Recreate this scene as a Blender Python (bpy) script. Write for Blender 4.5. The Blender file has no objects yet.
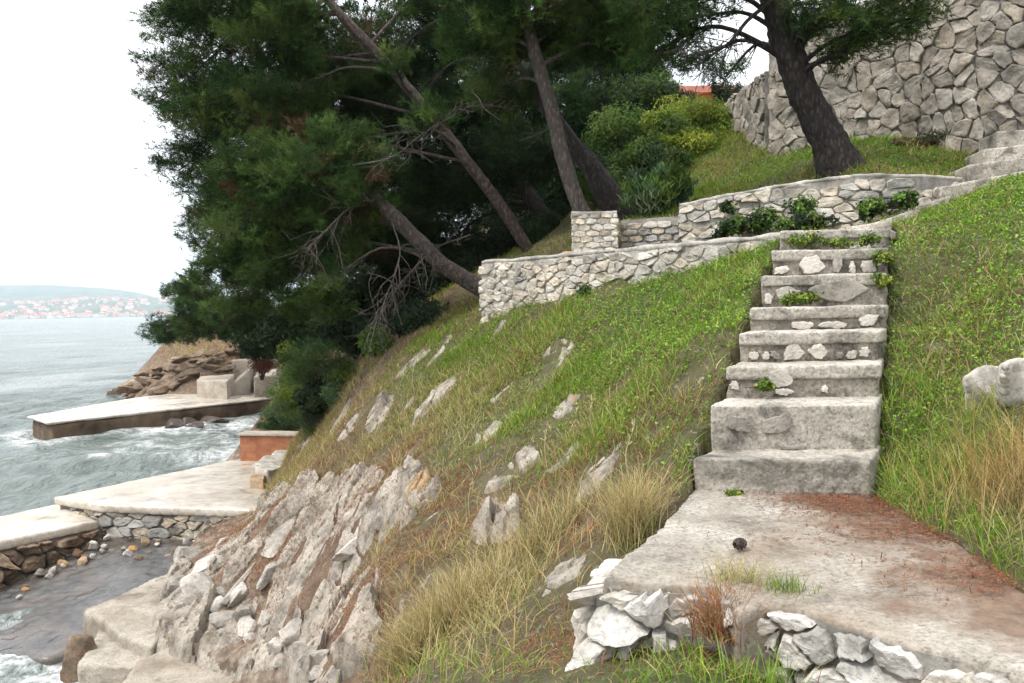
import bpy, bmesh, math, random
import numpy as np
from mathutils import Vector, Matrix
R = math.radians
S = bpy.context.scene
COL = S.collection
random.seed(7)
RNG = np.random.default_rng(7)

# ------------------------------------------------------------------ camera
EYE = np.array([0.0, 0.0, 4.5])          # the sea is z = 0
FPX, PITCH, ROLL = 850.0, R(2.26), R(1.15)
FWD = np.array([0, math.cos(PITCH), -math.sin(PITCH)])
UP0 = np.array([0, math.sin(PITCH), math.cos(PITCH)])
RT0 = np.array([1.0, 0, 0])
RIGHT = math.cos(ROLL) * RT0 - math.sin(ROLL) * UP0
UP = math.cos(ROLL) * UP0 + math.sin(ROLL) * RT0
cam_d = bpy.data.cameras.new('camera')
cam = bpy.data.objects.new('camera', cam_d); COL.objects.link(cam)
cam_d.sensor_width = 36.0; cam_d.lens = 36.0 * FPX / 1024.0
cam_d.clip_start = 0.05; cam_d.clip_end = 40000
m3 = Matrix((RIGHT, UP, -FWD)).transposed()
cam.matrix_world = Matrix.Translation(Vector(EYE)) @ m3.to_4x4()
S.camera = cam

# ------------------------------------------------------------------ light: overcast with a veiled sun from the sea side
SUN_EL, SUN_AZ = R(56), R(245)            # azimuth clockwise from +Y
w = bpy.data.worlds.new('World'); S.world = w; w.use_nodes = True
nt = w.node_tree; nt.nodes.clear()
out = nt.nodes.new('ShaderNodeOutputWorld'); bg = nt.nodes.new('ShaderNodeBackground')
sky = nt.nodes.new('ShaderNodeTexSky'); sky.sky_type = 'NISHITA'; sky.sun_disc = False
sky.sun_elevation = SUN_EL; sky.sun_rotation = SUN_AZ
tc = nt.nodes.new('ShaderNodeTexCoord'); nz = nt.nodes.new('ShaderNodeTexNoise')
nz.inputs['Scale'].default_value = 2.2; nz.inputs['Detail'].default_value = 5
rp = nt.nodes.new('ShaderNodeValToRGB')
rp.color_ramp.elements[0].position = 0.3; rp.color_ramp.elements[0].color = (9.6, 9.9, 10.3, 1)
rp.color_ramp.elements[1].position = 0.7; rp.color_ramp.elements[1].color = (12.0, 12.0, 12.0, 1)
mx = nt.nodes.new('ShaderNodeMixRGB'); mx.inputs[0].default_value = 0.86
nt.links.new(tc.outputs['Generated'], nz.inputs['Vector']); nt.links.new(nz.outputs['Fac'], rp.inputs[0])
nt.links.new(sky.outputs[0], mx.inputs[1]); nt.links.new(rp.outputs[0], mx.inputs[2])
sxyz = nt.nodes.new('ShaderNodeSeparateXYZ'); nt.links.new(tc.outputs['Generated'], sxyz.inputs[0])
gr = nt.nodes.new('ShaderNodeMapRange'); gr.inputs['From Min'].default_value = 0.0; gr.inputs['From Max'].default_value = 1.0
gr.inputs['To Min'].default_value = 0.66; gr.inputs['To Max'].default_value = 1.5; nt.links.new(sxyz.outputs['Z'], gr.inputs['Value'])
ml = nt.nodes.new('ShaderNodeMixRGB'); ml.blend_type = 'MULTIPLY'; ml.inputs[0].default_value = 1.0
nt.links.new(mx.outputs[0], ml.inputs[1]); nt.links.new(gr.outputs[0], ml.inputs[2])
nt.links.new(ml.outputs[0], bg.inputs[0]); bg.inputs[1].default_value = 0.1
nt.links.new(bg.outputs[0], out.inputs[0])
sd = bpy.data.lights.new('sun', 'SUN'); sd.energy = 1.5; sd.angle = R(10); sd.color = (1.0, 0.95, 0.86)
so = bpy.data.objects.new('sun', sd); COL.objects.link(so)
sdir = Vector((math.sin(SUN_AZ) * math.cos(SUN_EL), math.cos(SUN_AZ) * math.cos(SUN_EL), math.sin(SUN_EL)))
so.rotation_euler = (-sdir).to_track_quat('-Z', 'Y').to_euler(); so.location = sdir * 80
S.view_settings.view_transform = 'Standard'; S.view_settings.look = 'None'
S.view_settings.exposure = 1.0; S.view_settings.gamma = 1.0; S.view_settings.use_curve_mapping = False
S.render.engine = 'CYCLES'
S.cycles.max_bounces = 5; S.cycles.diffuse_bounces = 3; S.cycles.glossy_bounces = 2
S.cycles.transmission_bounces = 2; S.cycles.volume_bounces = 2
S.cycles.use_denoising = True; S.cycles.denoising_prefilter = 'FAST'; S.cycles.sample_clamp_indirect = 4.0

# ------------------------------------------------------------------ helpers: picture point -> place
def P(px, py, d):
    return EYE + d * (FWD + (px - 512) / FPX * RIGHT - (py - 341.5) / FPX * UP)

def project(p):
    v = np.asarray(p) - EYE
    d = v @ FWD
    d = np.where(np.abs(d) < 1e-3, 1e-3, d)
    return 512 + FPX * (v @ RIGHT) / d, 341.5 - FPX * (v @ UP) / d, d

# ------------------------------------------------------------------ helpers: noise
def _hash(ix, iy, iz, seed):
    h = (ix.astype(np.int64) * 374761393 + iy.astype(np.int64) * 668265263 + iz.astype(np.int64) * 2147483647 * 3 + seed * 974711) & 0xffffffff
    h = ((h ^ (h >> 13)) * 1274126177) & 0xffffffff
    h = ((h ^ (h >> 16)) * 2246822519) & 0xffffffff
    return ((h ^ (h >> 15)) & 0xffffff) / float(0xffffff)

def vnoise(p, seed=0):
    """value noise, p (n,2) or (n,3) -> 0..1"""
    p = np.asarray(p, float)
    if p.shape[1] == 2: p = np.column_stack([p, np.zeros(len(p))])
    i = np.floor(p); f = p - i; f = f * f * (3 - 2 * f); i = i.astype(np.int64)
    r = 0
    for dx in (0, 1):
        wx = f[:, 0] if dx else 1 - f[:, 0]
        for dy in (0, 1):
            wy = f[:, 1] if dy else 1 - f[:, 1]
            for dz in (0, 1):
                wz = f[:, 2] if dz else 1 - f[:, 2]
                r = r + wx * wy * wz * _hash(i[:, 0] + dx, i[:, 1] + dy, i[:, 2] + dz, seed)
    return r

def fbm(p, octaves=4, seed=0, gain=0.5):
    p = np.asarray(p, float); a, s, t = 1.0, 0, 0
    for o in range(octaves):
        s = s + a * (vnoise(p, seed + o * 17) - 0.5); t += a; a *= gain; p = p * 2.03 + 11.3
    return s / t * 2          # about -1..1

def in_poly(x, y, poly):
    r = np.zeros(np.shape(x), bool); n = len(poly)
    for i in range(n):
        x0, y0 = poly[i]; x1, y1 = poly[(i + 1) % n]
        c = ((y0 > y) != (y1 > y)) & (x < (x1 - x0) * (y - y0) / (y1 - y0 + 1e-12) + x0)
        r ^= c
    return r

def sstep(a, b, x):
    t = np.clip((x - a) / (b - a), 0, 1); return t * t * (3 - 2 * t)

# ------------------------------------------------------------------ helpers: objects
def tag(o, label=None, cat=None, group=None, kind=None):
    if label: o['label'] = label
    if cat: o['category'] = cat
    if group: o['group'] = group
    if kind: o['kind'] = kind
    return o

def empty(name, loc):
    o = bpy.data.objects.new(name, None); COL.objects.link(o)
    o.empty_display_size = 0.1; o.location = Vector([float(c) for c in loc]); return o

def link(name, me, parent=None):
    """parts are built in world space; the parent of a part is a thing (top level) or another part"""
    o = bpy.data.objects.new(name, me); COL.objects.link(o)
    if parent is not None:
        o.parent = parent
        o.matrix_parent_inverse = Matrix.Translation(-Vector(parent.location))
        if parent.parent is not None: o.matrix_parent_inverse = Matrix.Identity(4)
    return o

def solo(name, me, label=None, cat=None, group=None, kind=None):
    """a thing that is one mesh: its origin goes to the middle of its base"""
    n = len(me.vertices); v = np.empty(n * 3, np.float32); me.vertices.foreach_get('co', v); v = v.reshape(-1, 3)
    c = np.array([(v[:, 0].min() + v[:, 0].max()) / 2, (v[:, 1].min() + v[:, 1].max()) / 2, v[:, 2].min()])
    me.vertices.foreach_set('co', (v - c).ravel().astype(np.float32)); me.update()
    o = link(name, me); o.location = Vector([float(x) for x in c])
    return tag(o, label, cat, group, kind)

def mesh_np(name, verts, faces, mats, cols=None, mat_idx=None, smooth=True, attrs=None):
    """verts (n,3); faces: (m,k) array or a list of such arrays; cols (n,3)"""
    verts = np.asarray(verts, np.float32)
    groups = faces if isinstance(faces, list) else [faces]
    groups = [np.asarray(g, np.int32) for g in groups if len(g)]
    me = bpy.data.meshes.new(name)
    me.vertices.add(len(verts)); me.vertices.foreach_set('co', verts.ravel())
    nl = sum(g.size for g in groups); nf = sum(len(g) for g in groups)
    me.loops.add(nl); me.polygons.add(nf)
    me.loops.foreach_set('vertex_index', np.concatenate([g.ravel() for g in groups]))
    tot = np.concatenate([np.full(len(g), g.shape[1], np.int32) for g in groups])
    st = np.concatenate([[0], np.cumsum(tot)[:-1]]).astype(np.int32)
    me.polygons.foreach_set('loop_start', st)
    me.polygons.foreach_set('use_smooth', np.full(nf, bool(smooth)))
    if mat_idx is not None: me.polygons.foreach_set('material_index', np.asarray(mat_idx, np.int32))
    for m in (mats if isinstance(mats, (list, tuple)) else [mats]): me.materials.append(m)
    if cols is not None:
        a = me.color_attributes.new('Col', 'FLOAT_COLOR', 'POINT')
        c = np.ones((len(verts), 4), np.float32); c[:, :3] = cols
        a.data.foreach_set('color', c.ravel())
    for k, v in (attrs or {}).items():
        a = me.attributes.new(k, 'FLOAT', 'POINT'); a.data.foreach_set('value', np.asarray(v, np.float32))
    me.update(calc_edges=True); me.validate()
    return me

def bm_mesh(name, bm, mats, smooth=False):
    me = bpy.data.meshes.new(name); bm.to_mesh(me); bm.free()
    for m in (mats if isinstance(mats, (list, tuple)) else [mats]): me.materials.append(m)
    if smooth: me.polygons.foreach_set('use_smooth', np.ones(len(me.polygons), bool))
    return me

def prism(bm, poly, z0, z1):
    """poly of (x,y); z1 a number or a list"""
    n = len(poly); z1 = z1 if hasattr(z1, '__len__') else [z1] * n; z0 = z0 if hasattr(z0, '__len__') else [z0] * n
    b = [bm.verts.new((float(p[0]), float(p[1]), float(z0[i]))) for i, p in enumerate(poly)]
    t = [bm.verts.new((float(p[0]), float(p[1]), float(z1[i]))) for i, p in enumerate(poly)]
    bm.faces.new(b[::-1]); bm.faces.new(t)
    for i in range(n):
        j = (i + 1) % n; bm.faces.new((b[i], b[j], t[j], t[i]))
    bmesh.ops.recalc_face_normals(bm, faces=bm.faces)

def rough_solid(name, bm, mat, voxel=0.02, amp=0.012, freq=6.0, amp2=0.004, seed=0, smooth_it=1):
    """turn a blocky solid into a worn one: voxel remesh, then push it about with noise"""
    me = bpy.data.meshes.new('tmp'); bmesh.ops.triangulate(bm, faces=bm.faces); bm.to_mesh(me); bm.free()
    o = bpy.data.objects.new('tmp', me); COL.objects.link(o)
    md = o.modifiers.new('r', 'REMESH'); md.mode = 'VOXEL'; md.voxel_size = voxel
    if smooth_it:
        sm = o.modifiers.new('s', 'SMOOTH'); sm.factor = 0.5; sm.iterations = smooth_it
    dg = bpy.context.evaluated_depsgraph_get(); dg.update()
    ev = bpy.data.meshes.new_from_object(o.evaluated_get(dg)); ev.name = name
    bpy.data.objects.remove(o); bpy.data.meshes.remove(me)
    n = len(ev.vertices); v = np.empty(n * 3, np.float32); ev.vertices.foreach_get('co', v); v = v.reshape(-1, 3)
    nn = np.empty(n * 3, np.float32); ev.vertices.foreach_get('normal', nn); nn = nn.reshape(-1, 3)
    v = v + nn * (fbm(v * freq, 3, seed) * amp + fbm(v * freq * 6, 2, seed + 5) * amp2)[:, None]
    ev.vertices.foreach_set('co', v.ravel().astype(np.float32))
    ev.materials.clear(); ev.materials.append(mat)
    ev.polygons.foreach_set('use_smooth', np.ones(len(ev.polygons), bool)); ev.update()
    return ev

def tube(path, rad, sides=8, bark=0.0, seed=0):
    """returns verts, quads of a tapered tube along a (n,3) path"""
    path = np.asarray(path, float); n = len(path)
    rad = np.broadcast_to(np.asarray(rad, float), (n,))
    t = np.gradient(path, axis=0); t /= np.linalg.norm(t, axis=1)[:, None] + 1e-9
    ref = np.array([0.3, 0.2, 0.93]) if abs(t[0][2]) < 0.85 else np.array([1.0, 0.1, 0])
    u = np.cross(t, ref); u /= np.linalg.norm(u, axis=1)[:, None] + 1e-9
    v = np.cross(t, u)
    a = np.arange(sides) / sides * 2 * math.pi
    ring = u[:, None, :] * np.cos(a)[None, :, None] + v[:, None, :] * np.sin(a)[None, :, None]
    r = np.repeat(rad[:, None], sides, 1)
    if bark:
        q = (path[:, None, :] + ring * 0.3).reshape(-1, 3)
        r = r * (1 + bark * fbm(q * np.array([13, 13, 4]), 4, seed, 0.65).reshape(n, sides))
    V = (path[:, None, :] + ring * r[..., None]).reshape(-1, 3)
    i = np.arange(n - 1)[:, None] * sides; j = np.arange(sides)[None, :]; k = (j + 1) % sides
    F = np.stack([i + j, i + k, i + sides + k, i + sides + j], -1).reshape(-1, 4)
    return V, F

def merge(parts):
    V, F, o = [], [], 0
    for v, f in parts:
        V.append(v); F.append(np.asarray(f) + o); o += len(v)
    return np.concatenate(V), np.concatenate(F)

def smooth_path(pts, n):
    pts = np.asarray(pts, float)
    if len(pts) == 2:
        t = np.linspace(0, 1, n)[:, None]; return pts[0] * (1 - t) + pts[1] * t
    p = np.vstack([2 * pts[0] - pts[1], pts, 2 * pts[-1] - pts[-2]]); o = []
    for q in np.linspace(0, len(pts) - 1.0001, n):
        i = int(q); t = q - i; a, b, c, d = p[i:i + 4]
        o.append(0.5 * (2 * b + (c - a) * t + (2 * a - 5 * b + 4 * c - d) * t * t + (3 * b - a - 3 * c + d) * t ** 3))
    return np.array(o)

# ------------------------------------------------------------------ materials
def mat(name):
    m = bpy.data.materials.new(name); m.use_nodes = True
    n = m.node_tree; b = n.nodes['Principled BSDF']
    return m, n, b

def N(n, kind, **kw):
    x = n.nodes.new(kind)
    for k, v in kw.items():
        if k in x.inputs: x.inputs[k].default_value = v
        else: setattr(x, k, v)
    return x

def noise(n, vec, scale, detail=6, rough=0.6, dist=0.0):
    x = N(n, 'ShaderNodeTexNoise'); x.inputs['Scale'].default_value = scale
    x.inputs['Detail'].default_value = detail; x.inputs['Roughness'].default_value = rough
    x.inputs['Distortion'].default_value = dist
    n.links.new(vec, x.inputs['Vector']); return x.outputs['Fac']

def ramp(n, fac, stops):
    x = N(n, 'ShaderNodeValToRGB'); e = x.color_ramp.elements
    while len(e) < len(stops): e.new(0.5)
    for i, (p, c) in enumerate(stops):
        e[i].position = p; e[i].color = (*(c if hasattr(c, '__len__') else (c, c, c)), 1)
    n.links.new(fac, x.inputs[0]); return x.outputs[0]

def mix(n, fac, a, b, mode='MIX'):
    x = N(n, 'ShaderNodeMixRGB', blend_type=mode)
    for s, v in ((0, fac), (1, a), (2, b)):
        if isinstance(v, bpy.types.NodeSocket): n.links.new(v, x.inputs[s])
        elif hasattr(v, '__len__'): x.inputs[s].default_value = (*v, 1)
        else: x.inputs[s].default_value = v
    return x.outputs[0]

def bump(n, b, h, strength=0.5, dist=0.02):
    x = N(n, 'ShaderNodeBump'); x.inputs['Strength'].default_value = strength; x.inputs['Distance'].default_value = dist
    n.links.new(h, x.inputs['Height']); n.links.new(x.outputs[0], b.inputs['Normal'])

def pos(n):
    return N(n, 'ShaderNodeNewGeometry').outputs['Position']

def attr(n, name, what='Fac'):
    x = N(n, 'ShaderNodeAttribute', attribute_name=name); return x.outputs[what]

def stone_mat(name, light, mid, dark, stain=(0.30, 0.17, 0.07), use_col=False, scale=1.0, stain_at=0.66, rough=0.9, soil=False):
    m, n, b = mat(name); p = pos(n)
    c = ramp(n, noise(n, p, 3.2 * scale, 8, 0.65), [(0.3, dark), (0.5, mid), (0.68, light)])
    c = mix(n, ramp(n, noise(n, p, 26 * scale, 5, 0.7), [(0.36, 1), (0.5, 0)]), c, mix(n, 0.55, c, dark))
    c = mix(n, ramp(n, noise(n, p, 1.7 * scale, 6, 0.6, 0.6), [(stain_at, 0), (stain_at + 0.09, 0.75)]), c, stain)
    if use_col: c = mix(n, 1.0, c, attr(n, 'Col', 'Color'), 'MULTIPLY')
    if soil: c = mix(n, attr(n, 'soil'), c, ramp(n, noise(n, p, 9, 6, 0.7), [(0.3, (0.05, 0.032, 0.02)), (0.7, (0.15, 0.095, 0.055))]))
    n.links.new(c, b.inputs['Base Color']); b.inputs['Roughness'].default_value = rough
    h = mix(n, 0.5, noise(n, p, 14 * scale, 8, 0.7), noise(n, p, 70 * scale, 4, 0.7))
    bump(n, b, h, 0.8, 0.02 / scale); return m

M = {}
M['rock'] = stone_mat('limestone', (0.44, 0.405, 0.355), (0.31, 0.28, 0.24), (0.10, 0.09, 0.08), stain=(0.26, 0.15, 0.07), stain_at=0.68)
M['rock_white'] = stone_mat('pale_limestone', (0.58, 0.54, 0.485), (0.44, 0.405, 0.355), (0.17, 0.155, 0.135), stain_at=0.74)
M['rock_orange'] = stone_mat('stained_limestone', (0.46, 0.38, 0.29), (0.36, 0.245, 0.14), (0.13, 0.095, 0.06), stain=(0.38, 0.19, 0.055), stain_at=0.50)
M['rock_shore'] = stone_mat('shore_rock', (0.30, 0.22, 0.155), (0.165, 0.115, 0.075), (0.04, 0.028, 0.02), stain=(0.14, 0.07, 0.03), stain_at=0.55)
M['retain'] = stone_mat('white_wall_stone', (0.66, 0.62, 0.57), (0.50, 0.465, 0.42), (0.19, 0.175, 0.15), use_col=True, stain_at=0.72)
M['inset'] = stone_mat('inset_stone', (0.70, 0.655, 0.59), (0.56, 0.515, 0.455), (0.28, 0.255, 0.22), stain_at=0.78)
M['rock_shore2'] = stone_mat('pale_shore_rock', (0.34, 0.27, 0.20), (0.24, 0.18, 0.125), (0.07, 0.05, 0.036), stain=(0.16, 0.08, 0.03), stain_at=0.6)
M['rock_wet'] = stone_mat('wet_rock', (0.10, 0.07, 0.045), (0.055, 0.038, 0.025), (0.015, 0.011, 0.008), stain=(0.05, 0.03, 0.012), rough=0.35)
M['bedrock'] = stone_mat('bedrock', (0.42, 0.37, 0.31), (0.285, 0.25, 0.207), (0.072, 0.062, 0.05), stain=(0.28, 0.16, 0.075), stain_at=0.66, soil=True)
M['bedrock_orange'] = stone_mat('stained_bedrock', (0.40, 0.31, 0.21), (0.32, 0.21, 0.11), (0.13, 0.10, 0.07), stain=(0.40, 0.20, 0.06), stain_at=0.5, soil=True)
M['wallstone'] = stone_mat('wall_stone', (0.55, 0.50, 0.43), (0.44, 0.40, 0.34), (0.18, 0.165, 0.14), use_col=True, stain_at=0.74)
M['bigstone'] = stone_mat('grey_wall_stone', (0.40, 0.358, 0.305), (0.28, 0.248, 0.208), (0.095, 0.085, 0.072), use_col=True, stain_at=0.8)
M['mortar'] = stone_mat('mortar', (0.34, 0.32, 0.29), (0.24, 0.225, 0.20), (0.08, 0.075, 0.065), stain_at=0.9)
M['mortar_dark'] = stone_mat('deep_joint', (0.20, 0.185, 0.165), (0.13, 0.12, 0.105), (0.05, 0.046, 0.04), stain_at=0.9)
M['mortar_pale'] = stone_mat('cap_mortar', (0.50, 0.47, 0.42), (0.36, 0.335, 0.30), (0.14, 0.13, 0.115), stain_at=0.9)

def concrete_mat(name, light, mid, dark, grit=0.5, brown=0.0, wet=0.0, lichen=0.3, earth=False):
    m, n, b = mat(name); p = pos(n)
    c = ramp(n, noise(n, p, 1.6, 9, 0.68, 0.4), [(0.3, dark), (0.46, mid), (0.66, light)])
    vo = N(n, 'ShaderNodeTexVoronoi'); vo.inputs['Scale'].default_value = 42; n.links.new(p, vo.inputs['Vector'])
    peb = ramp(n, noise(n, p, 48, 3, 0.8), [(0.34, 0.45), (0.5, 0.95), (0.66, 1.25)])
    c = mix(n, grit, c, mix(n, 1.0, c, peb, 'MULTIPLY'))
    c = mix(n, ramp(n, noise(n, p, 38, 6, 0.75), [(0.33, 0.85), (0.47, 0)]), c, dark)
    c = mix(n, ramp(n, noise(n, p, 5.5, 7, 0.72, 0.5), [(0.52, 0), (0.66, lichen)]), c, dark)
    if brown:
        c = mix(n, ramp(n, noise(n, p, 0.75, 5, 0.55, 0.8), [(0.46, 0), (0.62, brown)]), c, (0.17, 0.108, 0.064))
    if earth:
        sx_ = N(n, 'ShaderNodeSeparateXYZ'); n.links.new(p, sx_.inputs[0]); mr = N(n, 'ShaderNodeMapRange')
        for k_, v_ in (('From Min', 1.05), ('From Max', 1.75), ('To Min', -0.28), ('To Max', 0.22)): mr.inputs[k_].default_value = v_
        n.links.new(sx_.outputs['X'], mr.inputs['Value']); ad = N(n, 'ShaderNodeMath', operation='ADD'); n.links.new(mr.outputs[0], ad.inputs[0]); n.links.new(noise(n, p, 2.6, 7, 0.62, 0.3), ad.inputs[1])
        c = mix(n, ramp(n, ad.outputs[0], [(0.44, 0), (0.66, 0.88)]), c, ramp(n, noise(n, p, 14, 5, 0.7), [(0.3, (0.075, 0.042, 0.026)), (0.7, (0.19, 0.12, 0.075))]))
    n.links.new(c, b.inputs['Base Color'])
    if wet:
        n.links.new(ramp(n, noise(n, p, 0.5, 5, 0.5), [(0.35, 0.16), (0.65, 0.55)]), b.inputs['Roughness'])
    else: b.inputs['Roughness'].default_value = 0.92
    h = mix(n, 0.5, vo.outputs['Distance'], noise(n, p, 45, 6, 0.75))
    bump(n, b, h, 0.5 * (0.35 if wet else 1), 0.012); return m

M['step'] = concrete_mat('old_concrete', (0.49, 0.45, 0.39), (0.335, 0.305, 0.258), (0.062, 0.057, 0.048), 0.75, lichen=0.8)
M['riser'] = concrete_mat('rubble_mortar', (0.36, 0.325, 0.275), (0.225, 0.20, 0.165), (0.045, 0.04, 0.033), 0.8, lichen=0.85)
M['path'] = concrete_mat('path_concrete', (0.385, 0.358, 0.31), (0.265, 0.24, 0.20), (0.085, 0.073, 0.057), 0.7, brown=0.5, earth=True)
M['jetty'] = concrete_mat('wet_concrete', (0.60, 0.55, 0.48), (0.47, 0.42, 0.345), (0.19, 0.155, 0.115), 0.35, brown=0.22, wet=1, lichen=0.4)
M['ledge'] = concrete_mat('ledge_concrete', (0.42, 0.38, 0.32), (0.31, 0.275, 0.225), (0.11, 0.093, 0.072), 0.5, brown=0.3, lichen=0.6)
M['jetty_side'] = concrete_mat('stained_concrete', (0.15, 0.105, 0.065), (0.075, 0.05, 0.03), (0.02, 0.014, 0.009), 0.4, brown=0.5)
M['block'] = concrete_mat('block_concrete', (0.48, 0.43, 0.36), (0.36, 0.31, 0.25), (0.16, 0.13, 0.10), 0.3)
M['slipway'] = concrete_mat('slipway_concrete', (0.125, 0.120, 0.115), (0.062, 0.060, 0.058), (0.018, 0.017, 0.017), 0.9, brown=0.22, wet=1)

def leaf_mat(name, rough=0.6, transl=0.25, spec=0.25):
    m, n, b = mat(name)
    c = attr(n, 'Col', 'Color')
    n.links.new(c, b.inputs['Base Color']); b.inputs['Roughness'].default_value = rough
    b.inputs['Specular IOR Level'].default_value = spec
    if transl:
        t = N(n, 'ShaderNodeBsdfTranslucent'); n.links.new(c, t.inputs[0])
        s = N(n, 'ShaderNodeMixShader'); s.inputs[0].default_value = transl
        n.links.new(b.outputs[0], s.inputs[1]); n.links.new(t.outputs[0], s.inputs[2])
        n.links.new(s.outputs[0], n.nodes['Material Output'].inputs[0])
    return m
M['leaf'] = leaf_mat('leaf')
M['needle'] = leaf_mat('needle', 0.7, 0.22, 0.06)
M['grass'] = leaf_mat('grass_blade', 0.65, 0.3, 0.2)
M['litter'] = leaf_mat('litter', 0.9, 0.0, 0.1)

def bark_mat(name, light, dark):
    m, n, b = mat(name); p = pos(n)
    mp = N(n, 'ShaderNodeMapping'); mp.inputs['Scale'].default_value = (1, 1, 0.4); n.links.new(p, mp.inputs[0])
    v = N(n, 'ShaderNodeTexVoronoi'); v.inputs['Scale'].default_value = 22; n.links.new(mp.outputs[0], v.inputs['Vector'])
    c = ramp(n, noise(n, mp.outputs[0], 12, 8, 0.7), [(0.3, dark), (0.7, light)])
    c = mix(n, ramp(n, v.outputs['Distance'], [(0.22, 0), (0.5, 0.9)]), c, dark)
    n.links.new(c, b.inputs['Base Color']); b.inputs['Roughness'].default_value = 0.95
    bump(n, b, mix(n, 0.5, v.outputs['Distance'], noise(n, mp.outputs[0], 30, 6, 0.7)), 1.0, 0.06); return m
M['bark'] = bark_mat('pine_bark', (0.17, 0.125, 0.10), (0.045, 0.033, 0.028))
M['bark_grey'] = bark_mat('grey_bark', (0.17, 0.135, 0.115), (0.05, 0.04, 0.034))
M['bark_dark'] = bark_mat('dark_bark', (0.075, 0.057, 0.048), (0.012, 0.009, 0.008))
M['dead'] = bark_mat('dead_wood', (0.17, 0.14, 0.12), (0.06, 0.05, 0.043))

# ------------------------------------------------------------------ terrain: control points read off the photograph with their real distance
CTRL = []
for q in [
    # near ground below the landing
    (420, 683, 4.0), (480, 660, 4.2), (560, 660, 3.6), (620, 650, 3.4), (700, 665, 3.1), (760, 705, 2.9), (900, 760, 2.5),
    (520, 600, 4.6), (560, 560, 5.0), (600, 540, 4.6), (640, 505, 5.1), (640, 480, 5.4),
    # under the landing
    (780, 510, 4.7), (860, 515, 4.6),
    # right bank
    (1024, 590, 3.2), (1024, 550, 3.5), (900, 470, 5.0), (950, 400, 5.4), (1024, 400, 4.7), (1024, 300, 6.0),
    (1024, 200, 8.3), (900, 330, 6.6), (900, 240, 7.9), (950, 205, 9.0), (885, 400, 5.5), (1024, 176, 9.3), (950, 203, 9.5), (975, 193, 9.6), (1012, 184, 9.7), (985, 176, 10.1), (1015, 172, 10.3), (1000, 157, 10.8), (1040, 155, 10.9), (962, 180, 10.3), (975, 165, 10.9), (880, 230, 8.7), (915, 218, 9.2), (945, 205, 9.7),
    # left of the stairs
    (685, 475, 4.95), (690, 430, 5.4), (640, 400, 6.4), (600, 430, 6.8), (718, 380, 5.8), (740, 330, 6.35), (757, 290, 7.0), (770, 255, 7.8),
    (700, 268, 8.9), (620, 280, 10.0), (560, 300, 11.0), (500, 318, 12.3), (440, 340, 13.0), (400, 370, 13.2), (380, 345, 15.5),
    (600, 350, 8.6), (540, 370, 9.3), (660, 330, 7.8),
    (500, 400, 9.5), (450, 420, 10), (400, 450, 10.3), (550, 470, 7), (500, 520, 6.5), (450, 560, 6.2), (400, 600, 6.1),
    (350, 600, 7.6), (300, 600, 9.2), (250, 570, 11), (250, 640, 9.9), (180, 600, 11.3), (200, 560, 12.9), (330, 660, 7.8),
    (380, 660, 5.9), (150, 680, 9.3), (280, 670, 8.9), (230, 522, 15), (400, 520, 8.5), (330, 540, 9.7), (330, 480, 12), (318, 452, 15.2),
    (350, 420, 12.9), (268, 503, 15.3), (303, 478, 14.6), (312, 436, 18.0),
    # under the pines and along the coast
    (487, 297, 14.5), (530, 250, 16.5), (330, 395, 18.5), (310, 418, 20.5), (300, 355, 23), (250, 352, 31), (222, 357, 37), (197, 350, 46),
    (178, 346, 54), (150, 388, 43), (200, 380, 42), (240, 372, 40), (300, 385, 32), (275, 402, 30), (262, 440, 24),
]: CTRL.append(P(*q))
CTRL += [np.array(q, float) for q in [
    (0.9, 3.3, 3.08), (1.5, 2.9, 3.1), (1.4, 2.2, 2.98), (1.9, 2.6, 3.15), (0, 0, 2.9), (1, 1.5, 2.95), (1.9, 1.0, 3.0), (-1.5, 0, 2.4), (0, -5, 3.0), (4, -4, 4.4), (4.5, 1, 4.3), (5, -8, 4.6), (-4, -3, 0.6), (-5, 3, 0.4), (-4, -9, 0.4), (3.0, 2.2, 3.7),
    (4.2, 4.2, 4.1), (6.5, 6, 5.3), (8, 8.5, 6.2), (10, 5, 6.4), (12, -6, 7),
    (1.0, 13.5, 5.05), (-0.2, 14.5, 4.85), (3, 10.8, 5.1), (1.2, 12.2, 5.6), (2.5, 12.2, 5.85), (3.4, 12.0, 5.95), (4.0, 13.5, 6.5), (3.5, 15.5, 7.0), (4.6, 11.0, 6.15), (5.55, 10.7, 5.95), (6.2, 11.3, 6.2), (7.8, 10.8, 6.6), (5.2, 12.3, 6.7), (6.9, 12.1, 6.75),
    (3.4, 18, 8.0), (6, 14, 7.4), (10, 12, 8), (14, 10, 8.5), (8, 20, 9), (1, 19, 6.3), (-2, 20, 4.6), (-4, 26, 4.2), (0, 30, 7.5), (5, 30, 9.5), (-6, 36, 5.5),
    (-11, 50, 4.8), (12, 22, 10), (0, 60, 11), (20, 40, 13), (25, 10, 10), (30, -10, 9), (-12, 70, 4.5), (10, 90, 14), (40, 60, 16), (45, 20, 13), (-10, 110, 6), (30, 110, 16),
    # sea bed
    (-20.5, 46, -0.9), (-22, 55, -0.9), (-19.2, 41.5, -0.5),
    (-12.5, 26, -0.9), (-15, 20, -1.3), (-22, 25, -1.8), (-24, 36, -1.8), (-20, 44, -1.3), (-23, 55, -1.8), (-24, 70, -1.8), (-26, 110, -2), (-12, 13, -1.0), (-9, 8, -0.9), (-7.5, 3, -0.9), (-9, -6, -1.0), (-30, 5, -2), (-45, 40, -2), (-45, 90, -2), (-15, 32, -0.7), (-9.6, 27, -0.35),
    (-7.3, 13.8, 0.15), (-6.6, 15.6, 0.3), (-7.0, 12.0, -0.1),
]]
CTRL = np.array(CTRL)

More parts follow.
